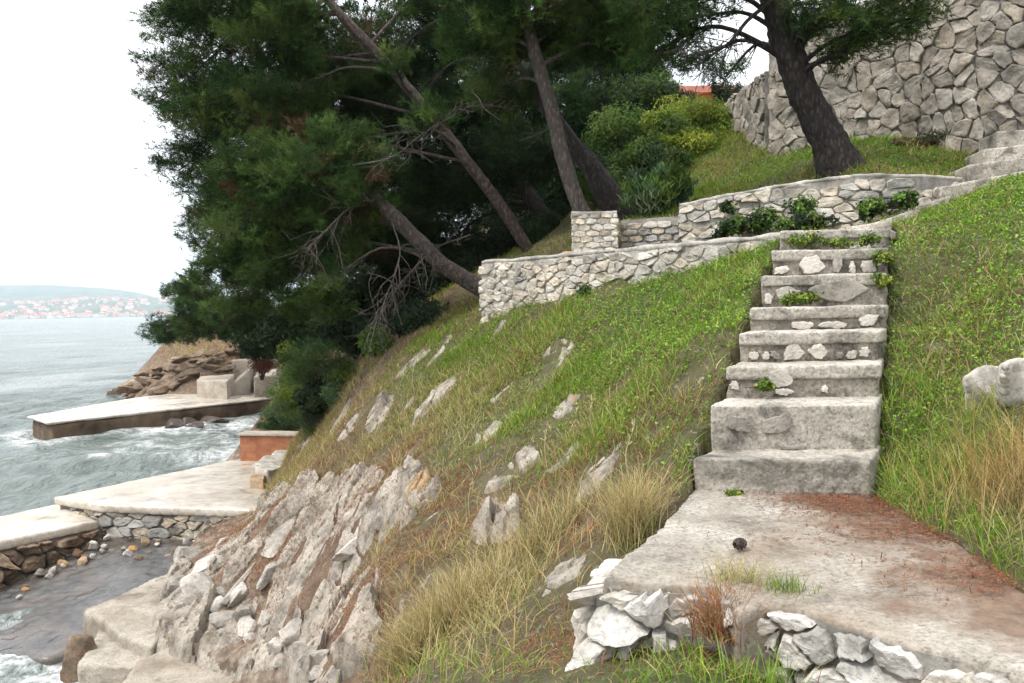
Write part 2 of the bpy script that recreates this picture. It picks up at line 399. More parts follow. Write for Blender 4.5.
class TPS:
    def __init__(s, p, lam=0.02):
        s.x = p[:, :2]; n = len(p)
        d = np.linalg.norm(s.x[:, None] - s.x[None], axis=2)
        A = np.zeros((n + 3, n + 3)); A[:n, :n] = s.k(d) + lam * np.eye(n)
        A[:n, n] = 1; A[:n, n + 1:] = s.x; A[n:, :n] = A[:n, n:].T
        s.w = np.linalg.solve(A, np.concatenate([p[:, 2], np.zeros(3)]))
    @staticmethod
    def k(d): return d * d * np.log(d + 1e-6)
    def __call__(s, x, y):
        x = np.asarray(x, float).ravel(); y = np.asarray(y, float).ravel(); o = np.empty(len(x)); n = len(s.x)
        for i in range(0, len(x), 40000):
            q = np.column_stack([x[i:i + 40000], y[i:i + 40000]])
            d = np.sqrt(((q[:, None] - s.x[None]) ** 2).sum(2))
            o[i:i + 40000] = s.k(d) @ s.w[:n] + s.w[n] + q @ s.w[n + 1:]
        return o
_tps = TPS(CTRL)

# plan outlines used by several things
STEPS = []   # (left front, right front, top z) of the eight lower steps, measured in the photograph
for (l, r, dl, dr) in [((692.5, 457.5), (869, 462.5), 4.92, 4.72), ((710.4, 404.5), (875.5, 406.5), 5.18, 5.06), ((726, 364), (880, 367.5), 5.55, 5.47),
                       ((738.7, 332), (881.6, 332), 5.92, 5.87), ((750, 307.5), (885, 306), 6.25, 6.22), ((761, 276), (887, 273), 6.7, 6.7),
                       ((771.5, 252.5), (888.6, 246.6), 7.22, 7.22), ((779.7, 231.9), (889, 227.6), 7.75, 7.75)]:
    a, b = P(*l, dl), P(*r, dr); STEPS.append((a[:2], b[:2], (a[2] + b[2]) / 2))
Z_PATH = 3.42
def at_z(px, py, z):
    r = P(px, py, 1.0) - EYE; return EYE + r * (z - EYE[2]) / r[2]
LANDING = [at_z(*q, Z_PATH)[:2] for q in [(600, 578), (640, 545), (690, 493)]] + [np.array(STEPS[0][0]) + (0.05, 0.1), np.array(STEPS[0][1]) + (0.0, 0.1), at_z(880, 500, Z_PATH)[:2], at_z(960, 545, Z_PATH)[:2], at_z(1040, 600, Z_PATH)[:2],
           np.array((2.35, 2.35)), np.array((2.3, 1.75)), np.array((1.55, 1.9))] + [at_z(*q, Z_PATH)[:2] for q in [(1024, 672), (900, 640), (782, 603), (735, 612), (725, 585), (660, 582)]]
COVE = [(-5.0, 21.9), (-5.0, 16.4)] + [tuple(at_z(*q)[:2]) for q in [(205, 540, 0.4), (178, 578, 0.4), (155, 625, 0.4), (165, 655, 0.35), (240, 690, 0.35)]] + [(-3.4, 7.0), (-9, 6), (-16, 12), (-12, 19), (-9.5, 21.9)]
COVE2 = [tuple(at_z(*q, 0.3)[:2]) for q in [(222, 458), (278, 442), (290, 399)]] + [(-9.5, 41.5), (-12, 43.2), (-16.5, 42.5), (-24, 40), (-24, 24)]
WALL_A = [(2.62, 8.15), (1.75, 9.35), (0.75, 10.85), (0.15, 11.75), (-0.43, 12.68)]

def terrain_z(x, y, cove=True):
    z = _tps(x, y)
    p = np.column_stack([x, y])
    z = z + fbm(p * 0.9, 4, 3) * 0.07 + fbm(p * 4.5, 3, 9) * 0.025
    near = np.exp(-((x + 1) ** 2 + (y - 9) ** 2) / 60.0)
    z = z + near * np.maximum(fbm(p * 1.9, 3, 31), 0.0) * 0.16 + near * fbm(p * 7, 3, 33) * 0.03
    pl = in_poly(x, y, LANDING); z = np.where(pl, np.minimum(z, Z_PATH - 0.25), z)
    for i in range(8):                         # the bank never rises through the treads
        l, r = STEPS[i][0], STEPS[i][1]; l2, r2 = (STEPS[i + 1][0], STEPS[i + 1][1]) if i < 7 else (l + (0.28, 0.6), r + (0.34, 0.55))
        st_ = in_poly(x, y, [l + (-0.03, -0.06), r + (0.03, -0.06), r2 + (0.03, 0.1), l2 + (-0.03, 0.1)]); z = np.where(st_, np.minimum(z, STEPS[i][2] - 0.33), z)
    cv = in_poly(x, y, COVE) & cove; z = np.where(cv, np.minimum(z, -0.45), z)      # boat cove and platforms
    cv = in_poly(x, y, COVE2); z = np.where(cv, np.minimum(z, -0.45), z)
    ter = in_poly(x, y, [(2.7, 8.2), (-0.35, 12.8), (0.05, 13.2), (1.0, 12.1), (3.4, 9.7)])
    z = np.where(ter, 5.0 + 0.02 * fbm(p * 3, 2, 2), z)
    return z

def axis(lo, a, b, hi, fine, coarse):
    l = a - np.cumsum(np.geomspace(fine, coarse, 40)); l = l[l > lo][::-1]
    h = b + np.cumsum(np.geomspace(fine, coarse, 40)); h = h[h < hi]
    return np.concatenate([[lo], l, np.arange(a, b + fine / 2, fine), h, [hi]])
GX = axis(-60, -7.5, 5.5, 90, 0.04, 6); GY = axis(-14, 2.0, 17, 150, 0.04, 6)
_X, _Y = np.meshgrid(GX, GY); GZ = terrain_z(_X.ravel(), _Y.ravel()).reshape(_X.shape)

def grid_at(gx, gy, gz, x, y):
    x = np.asarray(x, float); y = np.asarray(y, float)
    i = np.clip(np.searchsorted(gx, x) - 1, 0, len(gx) - 2); j = np.clip(np.searchsorted(gy, y) - 1, 0, len(gy) - 2)
    u = np.clip((x - gx[i]) / (gx[i + 1] - gx[i]), 0, 1); v = np.clip((y - gy[j]) / (gy[j + 1] - gy[j]), 0, 1)
    return gz[j, i] * (1 - u) * (1 - v) + gz[j, i + 1] * u * (1 - v) + gz[j + 1, i] * (1 - u) * v + gz[j + 1, i + 1] * u * v

# limestone beds that break out of the slope above the cove
OX = np.arange(-5.9, 0.3, 0.024); OY = np.arange(5.4, 16.2, 0.024)
ox, oy = np.meshgrid(OX, OY); ox = ox.ravel(); oy = oy.ravel()
ozb = terrain_z(ox, oy, False)
incove = in_poly(ox, oy, COVE).astype(float).reshape(len(OY), len(OX))
for ax_ in (0, 1):
    c_ = np.cumsum(np.pad(incove, [(12, 11) if a_ == ax_ else (0, 0) for a_ in (0, 1)], mode='edge'), axis=ax_); k_ = 23
    lead = np.take(c_, range(k_, c_.shape[ax_]), axis=ax_) - np.take(c_, range(0, c_.shape[ax_] - k_), axis=ax_); incove = np.concatenate([np.take(lead, [0], axis=ax_), lead], axis=ax_) / k_ if lead.shape[ax_] < (len(OY), len(OX))[ax_] else lead / k_
incove = incove[:len(OY), :len(OX)].ravel()
_px, _py, _d = project(np.column_stack([ox, oy, ozb]))
def blob(px, py, cx, cy, rx, ry, rot=0):
    c, s_ = math.cos(R(rot)), math.sin(R(rot)); dx, dy = px - cx, py - cy
    return np.exp(-(((dx * c + dy * s_) / rx) ** 2 + ((-dx * s_ + dy * c) / ry) ** 2))
_m = (1.2 * blob(_px, _py, 200, 610, 80, 60, -48) + 0.9 * blob(_px, _py, 170, 560, 50, 40, -48) + blob(_px, _py, 215, 585, 85, 60, -48) + blob(_px, _py, 275, 560, 90, 50, -45) + 0.9 * blob(_px, _py, 330, 515, 70, 35, -40) + 0.9 * blob(_px, _py, 300, 620, 70, 45, -40)
      + 0.9 * blob(_px, _py, 330, 650, 60, 40, -40) + 0.8 * blob(_px, _py, 250, 520, 50, 30, -35) + 0.75 * blob(_px, _py, 400, 490, 60, 25, -35) + 0.62 * blob(_px, _py, 440, 505, 60, 26, -30) + 0.6 * blob(_px, _py, 500, 525, 50, 24, -30) + 0.55 * blob(_px, _py, 380, 410, 40, 22, -30) + 0.6 * blob(_px, _py, 350, 640, 50, 40, -40))
_m = _m * 0.95 + 0.5 * fbm(np.column_stack([ox, oy]) * 1.5, 4, 77)
_m = sstep(0.38, 0.8, _m) * (1 - sstep(0.3, 0.95, incove))
edge = np.minimum.reduce([ox - OX[0], OX[-1] - ox, oy - OY[0], OY[-1] - oy]); _m = _m * sstep(0, 0.3, edge)
q = np.column_stack([ox, oy])
def plates(a, b_, ca, cb, seed, dip=0.35, tilt=0.25, crack=0.05, jit=0.85):
    """broken bedding: every cell of a stretched cell pattern is a flat tilted plate with open joints"""
    x = a / ca; y = b_ / cb; ix = np.floor(x).astype(np.int64); iy = np.floor(y).astype(np.int64)
    f1 = np.full(len(x), 9.0); f2 = np.full(len(x), 9.0); hgt = np.zeros(len(x)); zz = np.zeros(len(x), np.int64)
    for dx in (-1, 0, 1):
        for dy in (-1, 0, 1):
            cx, cy = ix + dx, iy + dy
            qx = cx + 0.5 + jit * (_hash(cx, cy, zz, seed) - 0.5) + 0.5 * (cy & 1); qy = cy + 0.5 + jit * (_hash(cx, cy, zz, seed + 1) - 0.5)
            ex, ey = x - qx, y - qy; dd = np.abs(ex) ** 1.6 + np.abs(ey) ** 1.6
            h = (_hash(cx, cy, zz, seed + 2) - 0.35) + ex * ca * (dip + tilt * 2 * (_hash(cx, cy, zz, seed + 3) - 0.5)) / 0.3 + ey * cb * tilt * (_hash(cx, cy, zz, seed + 4) - 0.5) / 0.3
            near = dd < f1; f2 = np.where(near, f1, np.minimum(f2, dd)); hgt = np.where(near, h, hgt); f1 = np.where(near, dd, f1)
    gap = 1 - sstep(0.0, crack, f2 - f1)
    return hgt, gap
def bedrock(q, seed=0, big=(0.38, 0.98), small=(0.14, 0.38), A=0.29, B=0.075, dip=0.32):
    u = -(q[:, 0] * 0.955 - q[:, 1] * 0.295); v = q[:, 0] * 0.295 + q[:, 1] * 0.955
    u = u + 0.16 * fbm(q * 0.9, 3, 41 + seed) + 0.03 * fbm(q * 4, 3, 42); v = v + 0.15 * fbm(q * 1.1, 3, 43 + seed)
    h1, g1 = plates(u, v, *big, 5 + seed, dip=dip, tilt=0.32, crack=0.10); h2, g2 = plates(u + 0.3, v, *small, 8 + seed, dip=dip, tilt=0.35, crack=0.10)
    z = h1 * A + h2 * B - g1 * 0.13 - g2 * 0.035 + fbm(q * 6, 4, 21) * 0.022 + fbm(q * 24, 3, 22) * 0.008
    return z, np.clip(g1 * 0.75 + g2 * 0.35 + sstep(0.12, 0.5, fbm(q * 2.3, 4, 23) - 0.2 - h1 * 0.3) * 0.6, 0, 1)
bed, soilm = bedrock(q)
OZ = ozb - 0.06 + _m * (0.04 + bed * 1.15) - (1 - _m) ** 2 * 0.35
OZg = OZ.reshape(len(OY), len(OX))

def ground(x, y):
    z = grid_at(GX, GY, GZ, x, y)
    zo = grid_at(OX, OY, OZg, x, y)
    ins = (np.asarray(x) > OX[0]) & (np.asarray(x) < OX[-1]) & (np.asarray(y) > OY[0]) & (np.asarray(y) < OY[-1])
    return np.where(ins, np.maximum(z, zo), z)

def hit(px, py, d0=2.0, d1=90.0):
    """first point of the ground along the view through a pixel"""
    d = np.geomspace(d0, d1, 900); r = P(px, py, 1.0) - EYE
    p = EYE + d[:, None] * r; g = ground(p[:, 0], p[:, 1])
    k = np.argmax(p[:, 2] < g)
    if p[k, 2] >= g[k]: return None
    k = max(k, 1); f0 = p[k - 1, 2] - g[k - 1]; f1 = g[k] - p[k, 2]; t = f0 / (f0 + f1 + 1e-9)
    o = p[k - 1] * (1 - t) + p[k] * t; return o

def grid_faces(nx, ny):
    i = np.arange(nx - 1)[None, :] + nx * np.arange(ny - 1)[:, None]
    return np.stack([i, i + 1, i + nx + 1, i + nx], -1).reshape(-1, 4)

# ---- ground materials and sheets
m, n, b = mat('soil_and_turf'); p = pos(n)
soil = ramp(n, noise(n, p, 5, 8, 0.7), [(0.3, (0.055, 0.034, 0.022)), (0.5, (0.13, 0.080, 0.050)), (0.7, (0.22, 0.155, 0.10))])
rockc = ramp(n, noise(n, p, 7, 8, 0.7), [(0.3, (0.16, 0.15, 0.135)), (0.6, (0.45, 0.42, 0.38))])
turf = ramp(n, noise(n, p, 9, 6, 0.7), [(0.3, (0.045, 0.035, 0.016)), (0.55, (0.075, 0.088, 0.024)), (0.75, (0.15, 0.115, 0.055))])
c = mix(n, attr(n, 'turf'), soil, turf)
c = mix(n, ramp(n, noise(n, p, 16, 6, 0.7, 0.3), [(0.60, 0), (0.66, 0.6)]), c, rockc)
shore = ramp(n, noise(n, p, 6, 8, 0.7), [(0.3, (0.06, 0.042, 0.03)), (0.5, (0.19, 0.14, 0.10)), (0.7, (0.40, 0.34, 0.27))])
c = mix(n, attr(n, 'shore'), c, shore)
n.links.new(c, b.inputs['Base Color']); b.inputs['Roughness'].default_value = 0.95
bump(n, b, noise(n, p, 30, 8, 0.75), 0.9, 0.04)
M['ground'] = m
gv = np.column_stack([_X.ravel(), _Y.ravel(), GZ.ravel()])
gpx, gpy, gd = project(gv)
turfm = np.clip(sstep(-7, -1, gv[:, 0]) * sstep(1.9, 3.2, gv[:, 2] - 0.0) * (0.75 + 0.6 * fbm(gv[:, :2] * 0.8, 3, 51)), 0, 1)
turfm *= np.where((gv[:, 1] > 13) & (gv[:, 0] < 1.0), 0.15, 1)
shorem = 1 - sstep(0.7, 1.7, gv[:, 2] + 0.3 * fbm(gv[:, :2] * 1.1, 3, 52))
terr = solo('terrain', mesh_np('terrain', gv, grid_faces(len(GX), len(GY)), M['ground'], attrs={'turf': turfm, 'shore': shorem}), 'steep coastal slope of brown soil and grass falling to the sea', kind='structure')
orock = solo('limestone_outcrop', mesh_np('limestone_outcrop', np.column_stack([ox, oy, OZ]), grid_faces(len(OX), len(OY)), M['bedrock'], attrs={'soil': soilm * 0.42 * (1 - 0.5 * sstep(1.6, 0.6, OZ))}, smooth=False),
             'layered grey limestone outcrop stepping down to the boat cove', 'rock outcrop')

# ------------------------------------------------------------------ sea
def axis2(lo, a, b, hi, fine, grow=1.12):
    l, s_, st = [], a, fine
    while s_ > lo: st *= grow; s_ -= st; l.append(max(s_, lo))
    h, s_, st = [], b, fine
    while s_ < hi: st *= grow; s_ += st; h.append(min(s_, hi))
    return np.concatenate([l[::-1], np.arange(a, b + fine / 2, fine), h])
SX = axis2(-15000, -27, -4, 15000, 0.10, 1.06); SY = axis2(-60, 8, 46, 20000, 0.10, 1.03)
sx, sy = np.meshgrid(SX, SY); shp = sx.shape; sx = sx.ravel(); sy = sy.ravel()
sp = np.column_stack([sx, sy])
spc = np.maximum(np.gradient(SX)[None, :] * np.ones(shp), np.gradient(SY)[:, None] * np.ones(shp)).ravel()
wz = np.zeros(len(sx))
rw = np.random.default_rng(3)
warp = fbm(sp * 0.13, 2, 61) * 1.4
for k in range(26):
    lam = 0.55 * (1.24 ** k) if k < 13 else rw.uniform(0.8, 5.5)
    a = R(rw.normal(-62, 24)); kx, ky = math.sin(-a), -math.cos(a)
    kk = 2 * math.pi / lam; amp = 0.0135 * lam ** 0.85
    ph = kk * (kx * sx + ky * sy) + rw.uniform(0, 6.28) + warp * kk * 0.35
    s_ = np.sin(ph); s_ = 1 - 2 * np.abs(np.sin(ph / 2)) ** 1.3
    wz += amp * s_ * np.clip(1.3 - spc / lam * 3, 0, 1)
env = np.clip(0.75 + 0.7 * fbm(sp * 0.11, 3, 66), 0.25, 1.6); wz *= env
tz = grid_at(GX, GY, GZ, np.clip(sx, GX[0], GX[-1]), np.clip(sy, GY[0], GY[-1]))
# the swell that stands up between the two platforms
def ridge(x0, y0, x1, y1, wd, h):
    L = math.hypot(x1 - x0, y1 - y0); ux, uy = (x1 - x0) / L, (y1 - y0) / L
    t = (sx - x0) * ux + (sy - y0) * uy; o = -(sx - x0) * uy + (sy - y0) * ux + 0.25 * fbm(sp * 0.7, 2, 68)
    return h * np.exp(-(o / wd) ** 2) * sstep(-1.5, 1.5, t) * (1 - sstep(L - 2, L + 2, t))
wz += ridge(-16, 24.5, -9, 27, 0.9, 0.34) + ridge(-19, 22.5, -10.5, 24.0, 0.7, 0.2)
foam = sstep(0.16, 0.3, wz + 0.1 * fbm(sp * 2.2, 4, 71)) * sstep(0.0, 0.5, fbm(sp * 1.1, 4, 72)) * 0.9
shoal = sstep(-0.75, -0.05, tz + 0.35 * fbm(sp * 1.4, 3, 73)) * sstep(-0.25, 0.35, fbm(sp * 2.6, 4, 74) + 0.1)
def near_seg(x0, y0, x1, y1, wd):
    L2 = (x1 - x0) ** 2 + (y1 - y0) ** 2
    t = np.clip(((sx - x0) * (x1 - x0) + (sy - y0) * (y1 - y0)) / L2, 0, 1)
    return np.exp(-(((sx - x0 - t * (x1 - x0)) ** 2 + (sy - y0 - t * (y1 - y0)) ** 2) / wd ** 2))
lap = near_seg(-19.3, 33.2, -17.3, 31.0, 0.8) + 0.75 * near_seg(-14.5, 33.8, -11.0, 35.5, 1.0) + 1.3 * near_seg(-7.5, 11.4, -5.2, 9.6, 0.8) + 0.7 * near_seg(-9.4, 26.5, -8.6, 31, 1.2) + 0.4 * near_seg(-17, 31, -13, 36, 0.5)
foam = np.clip(foam + shoal * 0.8 + lap * sstep(-0.5, 0.3, fbm(sp * 2.0, 4, 75) + 0.15), 0, 1)
foam = np.clip(foam + 0.28 * sstep(0.30, 0.55, fbm(sp * np.array([0.09, 0.05]), 4, 78)) * (spc > 0.4) , 0, 1)
m, n, b = mat('sea_water'); p = pos(n)
wc = ramp(n, noise(n, p, 0.12, 4, 0.55), [(0.35, (0.058, 0.080, 0.073)), (0.65, (0.128, 0.154, 0.138))])
fo = mix(n, 1.0, attr(n, 'foam'), ramp(n, noise(n, p, 4.5, 8, 0.75, 0.8), [(0.36, 0), (0.6, 1)]), 'MULTIPLY')
wc = mix(n, fo, wc, (0.80, 0.82, 0.81))
n.links.new(wc, b.inputs['Base Color'])
n.links.new(ramp(n, fo, [(0, 0.13), (0.5, 0.75)]), b.inputs['Roughness']); b.inputs['IOR'].default_value = 1.333
mp = N(n, 'ShaderNodeMapping'); mp.inputs['Scale'].default_value = (1, 0.55, 1); mp.inputs['Rotation'].default_value = (0, 0, R(35)); n.links.new(p, mp.inputs[0])
h1 = noise(n, mp.outputs[0], 0.45, 5, 0.6, 0.3); h2 = noise(n, mp.outputs[0], 3.2, 5, 0.6, 0.4)
bump(n, b, mix(n, 0.25, h1, h2), 1.0, 0.9); M['sea'] = m
solo('sea', mesh_np('sea', np.column_stack([sx, sy, wz]), grid_faces(len(SX), len(SY)), m, attrs={'foam': foam}), 'choppy grey green sea with patches of white foam', kind='structure')

# ------------------------------------------------------------------ far shore: hill, town, haze
hx = np.linspace(-6500, 3500, 180); hy = np.concatenate([[2960], np.linspace(3000, 6400, 60)])
fx, fy = np.meshgrid(hx, hy); fx = fx.ravel(); fy = fy.ravel()
def far_z(x, y):
    q = np.column_stack([x, y]); ang = x / y
    z = 78 * sstep(2990, 3800, y) + 10 * fbm(q * 0.004, 4, 81) * sstep(2990, 3300, y)
    prof = np.interp(ang, [-2.0, -0.9, -0.62, -0.54, -0.49, -0.44, -0.41, -0.2, 0.5], [100, 118, 138, 136, 112, 72, 30, 15, 8])
    z = z + prof * sstep(3700, 5600, y) * (1 + 0.05 * fbm(q * 0.0015, 4, 82))
    return np.where(y < 2990, -3, np.maximum(z, 0.8))
m, n, b = mat('far_hillside'); p = pos(n)
n.links.new(ramp(n, noise(n, p, 0.012, 8, 0.7), [(0.35, (0.035, 0.055, 0.03)), (0.6, (0.13, 0.13, 0.09))]), b.inputs['Base Color']); b.inputs['Roughness'].default_value = 1
M['hill'] = m
solo('hill', mesh_np('hill', np.column_stack([fx, fy, far_z(fx, fy)]), grid_faces(len(hx), len(hy)), m), 'low wooded hill across the bay', kind='structure')
def flat_mat(name, col, rough=0.8, var=0.15, scale=0.6):
    m, n, b = mat(name); p = pos(n)
    n.links.new(ramp(n, noise(n, p, scale, 6, 0.65), [(0.3, tuple(c * (1 - var) for c in col)), (0.7, tuple(min(1, c * (1 + var)) for c in col))]), b.inputs['Base Color'])
    b.inputs['Roughness'].default_value = rough; return m
M['plaster'] = flat_mat('white_plaster', (0.74, 0.70, 0.64)); M['plaster_pink'] = flat_mat('pink_plaster', (0.62, 0.46, 0.38))
M['rooftile'] = flat_mat('red_roof_tile', (0.42, 0.15, 0.09)); M['plaster_orange'] = flat_mat('orange_plaster', (0.50, 0.155, 0.055), var=0.25, scale=1.5)
M['dark_glass'] = flat_mat('dark_window', (0.05, 0.06, 0.07), 0.25)
def house_mesh(wd, dp, ht, rf, wallm):
    bm = bmesh.new()
    prism(bm, [(-wd / 2, -dp / 2), (wd / 2, -dp / 2), (wd / 2, dp / 2), (-wd / 2, dp / 2)], -3, ht)
    nf = len(bm.faces); e = 0.5
    v = [bm.verts.new(c) for c in [(-wd / 2 - e, -dp / 2 - e, ht - 0.1), (wd / 2 + e, -dp / 2 - e, ht - 0.1), (wd / 2 + e, dp / 2 + e, ht - 0.1), (-wd / 2 - e, dp / 2 + e, ht - 0.1), (-wd / 2 - e, 0, ht + rf), (wd / 2 + e, 0, ht + rf)]]
    fs = [bm.faces.new([v[i] for i in f]) for f in ((0, 1, 5, 4), (2, 3, 4, 5), (0, 4, 3), (1, 2, 5), (3, 2, 1, 0))]
    for f in fs: f.material_index = 1
    k = max(2, int(wd / 4))
    for fl in range(int(ht // 3)):
        for i in range(k):
            x = -wd / 2 + (i + 0.5) * wd / k; z = fl * 3 + 0.9
            vs = [bm.verts.new(c) for c in [(x - 0.6, -dp / 2 - 0.03, z), (x + 0.6, -dp / 2 - 0.03, z), (x + 0.6, -dp / 2 - 0.03, z + 1.5), (x - 0.6, -dp / 2 - 0.03, z + 1.5)]]
            bm.faces.new(vs).material_index = 2
    return bm_mesh('far_house', bm, [wallm, M['rooftile'], M['dark_glass']])
kinds = [('white', house_mesh(13, 9, 6.5, 2.6, M['plaster'])), ('white', house_mesh(17, 10, 9.5, 3, M['plaster'])), ('pink', house_mesh(12, 9, 6.5, 2.8, M['plaster_pink'])),
         ('white', house_mesh(24, 11, 11, 2.5, M['plaster'])), ('pink', house_mesh(16, 10, 7, 3.2, M['plaster_pink'])), ('white', house_mesh(10, 8, 4, 2.4, M['plaster']))]
rh = random.Random(5); placed = 0
while placed < 285:
    px = rh.uniform(-14, 178); Y = 3010 + 900 * rh.random() ** 1.3
    x = (px - 512) / FPX * Y
    cl = fbm(np.array([[x * 0.006, Y * 0.006]]), 2, 88)[0]
    if cl < -0.22 or rh.random() < 0.25 * (px < 30): continue
    k, me = rh.choice(kinds)
    o = bpy.data.objects.new(k + '_house', me); COL.objects.link(o)
    o.location = (x, Y, float(far_z(np.array([x]), np.array([Y]))[0])); o.rotation_euler.z = rh.uniform(-0.7, 0.7)
    tag(o, {'white': 'tiny white house with red roof in the hazy town across the bay', 'pink': 'tiny pink house with red roof in the hazy town across the bay'}[k], 'house',
        {'white': 'white houses of the far town', 'pink': 'pink houses of the far town'}[k])
    placed += 1
m = bpy.data.materials.new('haze_air'); m.use_nodes = True; n = m.node_tree; n.nodes.clear()
o_ = n.nodes.new('ShaderNodeOutputMaterial'); pv = n.nodes.new('ShaderNodeVolumePrincipled')
pv.inputs['Color'].default_value = (0.72, 0.88, 1.0, 1); pv.inputs['Density'].default_value = 0.00012; pv.inputs['Anisotropy'].default_value = 0.0
n.links.new(pv.outputs[0], o_.inputs['Volume'])
bm = bmesh.new(); prism(bm, [(-6700, -80), (3700, -80), (3700, 6600), (-6700, 6600)], -12, 300)
solo('haze', bm_mesh('haze', bm, m), 'pale sea haze over the bay', kind='stuff')

# ------------------------------------------------------------------ path and stairs
bm = bmesh.new()
prism(bm, LANDING[:8] + [np.array((2.7, 1.0)), np.array((2.3, 0.6)), np.array((1.72, 1.5))] + LANDING[11:], Z_PATH - 0.42, Z_PATH)
path_o = solo('path', rough_solid('path', bm, M['path'], 0.022, 0.03, 2.2, 0.009, 4), 'worn concrete path at the foot of the stairs', kind='structure')

stair = tag(empty('stone_staircase', (STEPS[0][0][0] + 0.45, STEPS[0][0][1], Z_PATH)), 'worn concrete stairs of eight steps climbing the grassy bank from the path', 'stairs')
rs = np.random.default_rng(11)
INSETS = {1: [(0.10, 0.28, 0.35, 0.8), (0.30, 0.52, 0.35, 0.85), (0.40, 0.6, 0.02, 0.12)], 2: [(0.26, 0.45, 0.3, 0.92), (0.30, 0.46, 0.08, 0.33), (0.62, 0.67, 0.12, 0.4), (0.02, 0.09, 0.25, 0.6)],
          3: [(0.75, 0.83, 0.05, 0.35), (0.31, 0.47, 0.02, 0.66), (0.48, 0.64, 0.02, 0.66), (0.06, 0.15, 0.05, 0.38), (0.16, 0.22, 0.08, 0.36), (0.22, 0.29, 0.08, 0.4), (0.67, 0.74, 0.05, 0.3), (0.84, 0.93, 0.1, 0.5)],
          4: [(0.30, 0.48, 0.04, 0.42), (0.50, 0.74, 0.04, 0.4), (0.78, 0.96, 0.1, 0.65)], 5: [(0.03, 0.09, 0.1, 0.5), (0.1, 0.33, 0.2, 0.7), (0.36, 0.88, 0.1, 0.85)], 6: [(0.02, 0.17, 0.08, 0.5), (0.76, 0.9, 0.1, 0.6), (0.21, 0.48, 0.06, 0.82), (0.51, 0.62, 0.1, 0.8), (0.66, 0.72, 0.05, 0.6)], 7: [(0.6, 0.9, 0.1, 0.5), (0.12, 0.2, 0.4, 0.7)]}
def stone_lump(wd, ht, dp, seed, sub=3):
    """a flat-faced angular stone, local x width, y depth, z height"""
    r = np.random.default_rng(seed); bm = bmesh.new(); bmesh.ops.create_icosphere(bm, subdivisions=sub, radius=1.0)
    v = np.array([q.co for q in bm.verts]); f = np.array([[q.index for q in fc.verts] for fc in bm.faces]); bm.free()
    npl = r.integers(9, 15); nn = r.normal(size=(npl, 3)); nn /= np.linalg.norm(nn, axis=1)[:, None]
    di = r.uniform(0.42, 0.78, npl); dots = v @ nn.T
    lim = np.where(dots > 1e-3, di[None] / np.maximum(dots, 1e-3), 9).min(1)
    v = v * np.minimum(lim, 1.0)[:, None]
    v = v * (1 + 0.05 * fbm(v * 2.3 + seed, 3, seed) + 0.022 * fbm(v * 8 + seed, 3, seed + 1))[:, None]
    v /= np.abs(v).max(0)
    return v * np.array([wd / 2, dp / 2, ht / 2]), f
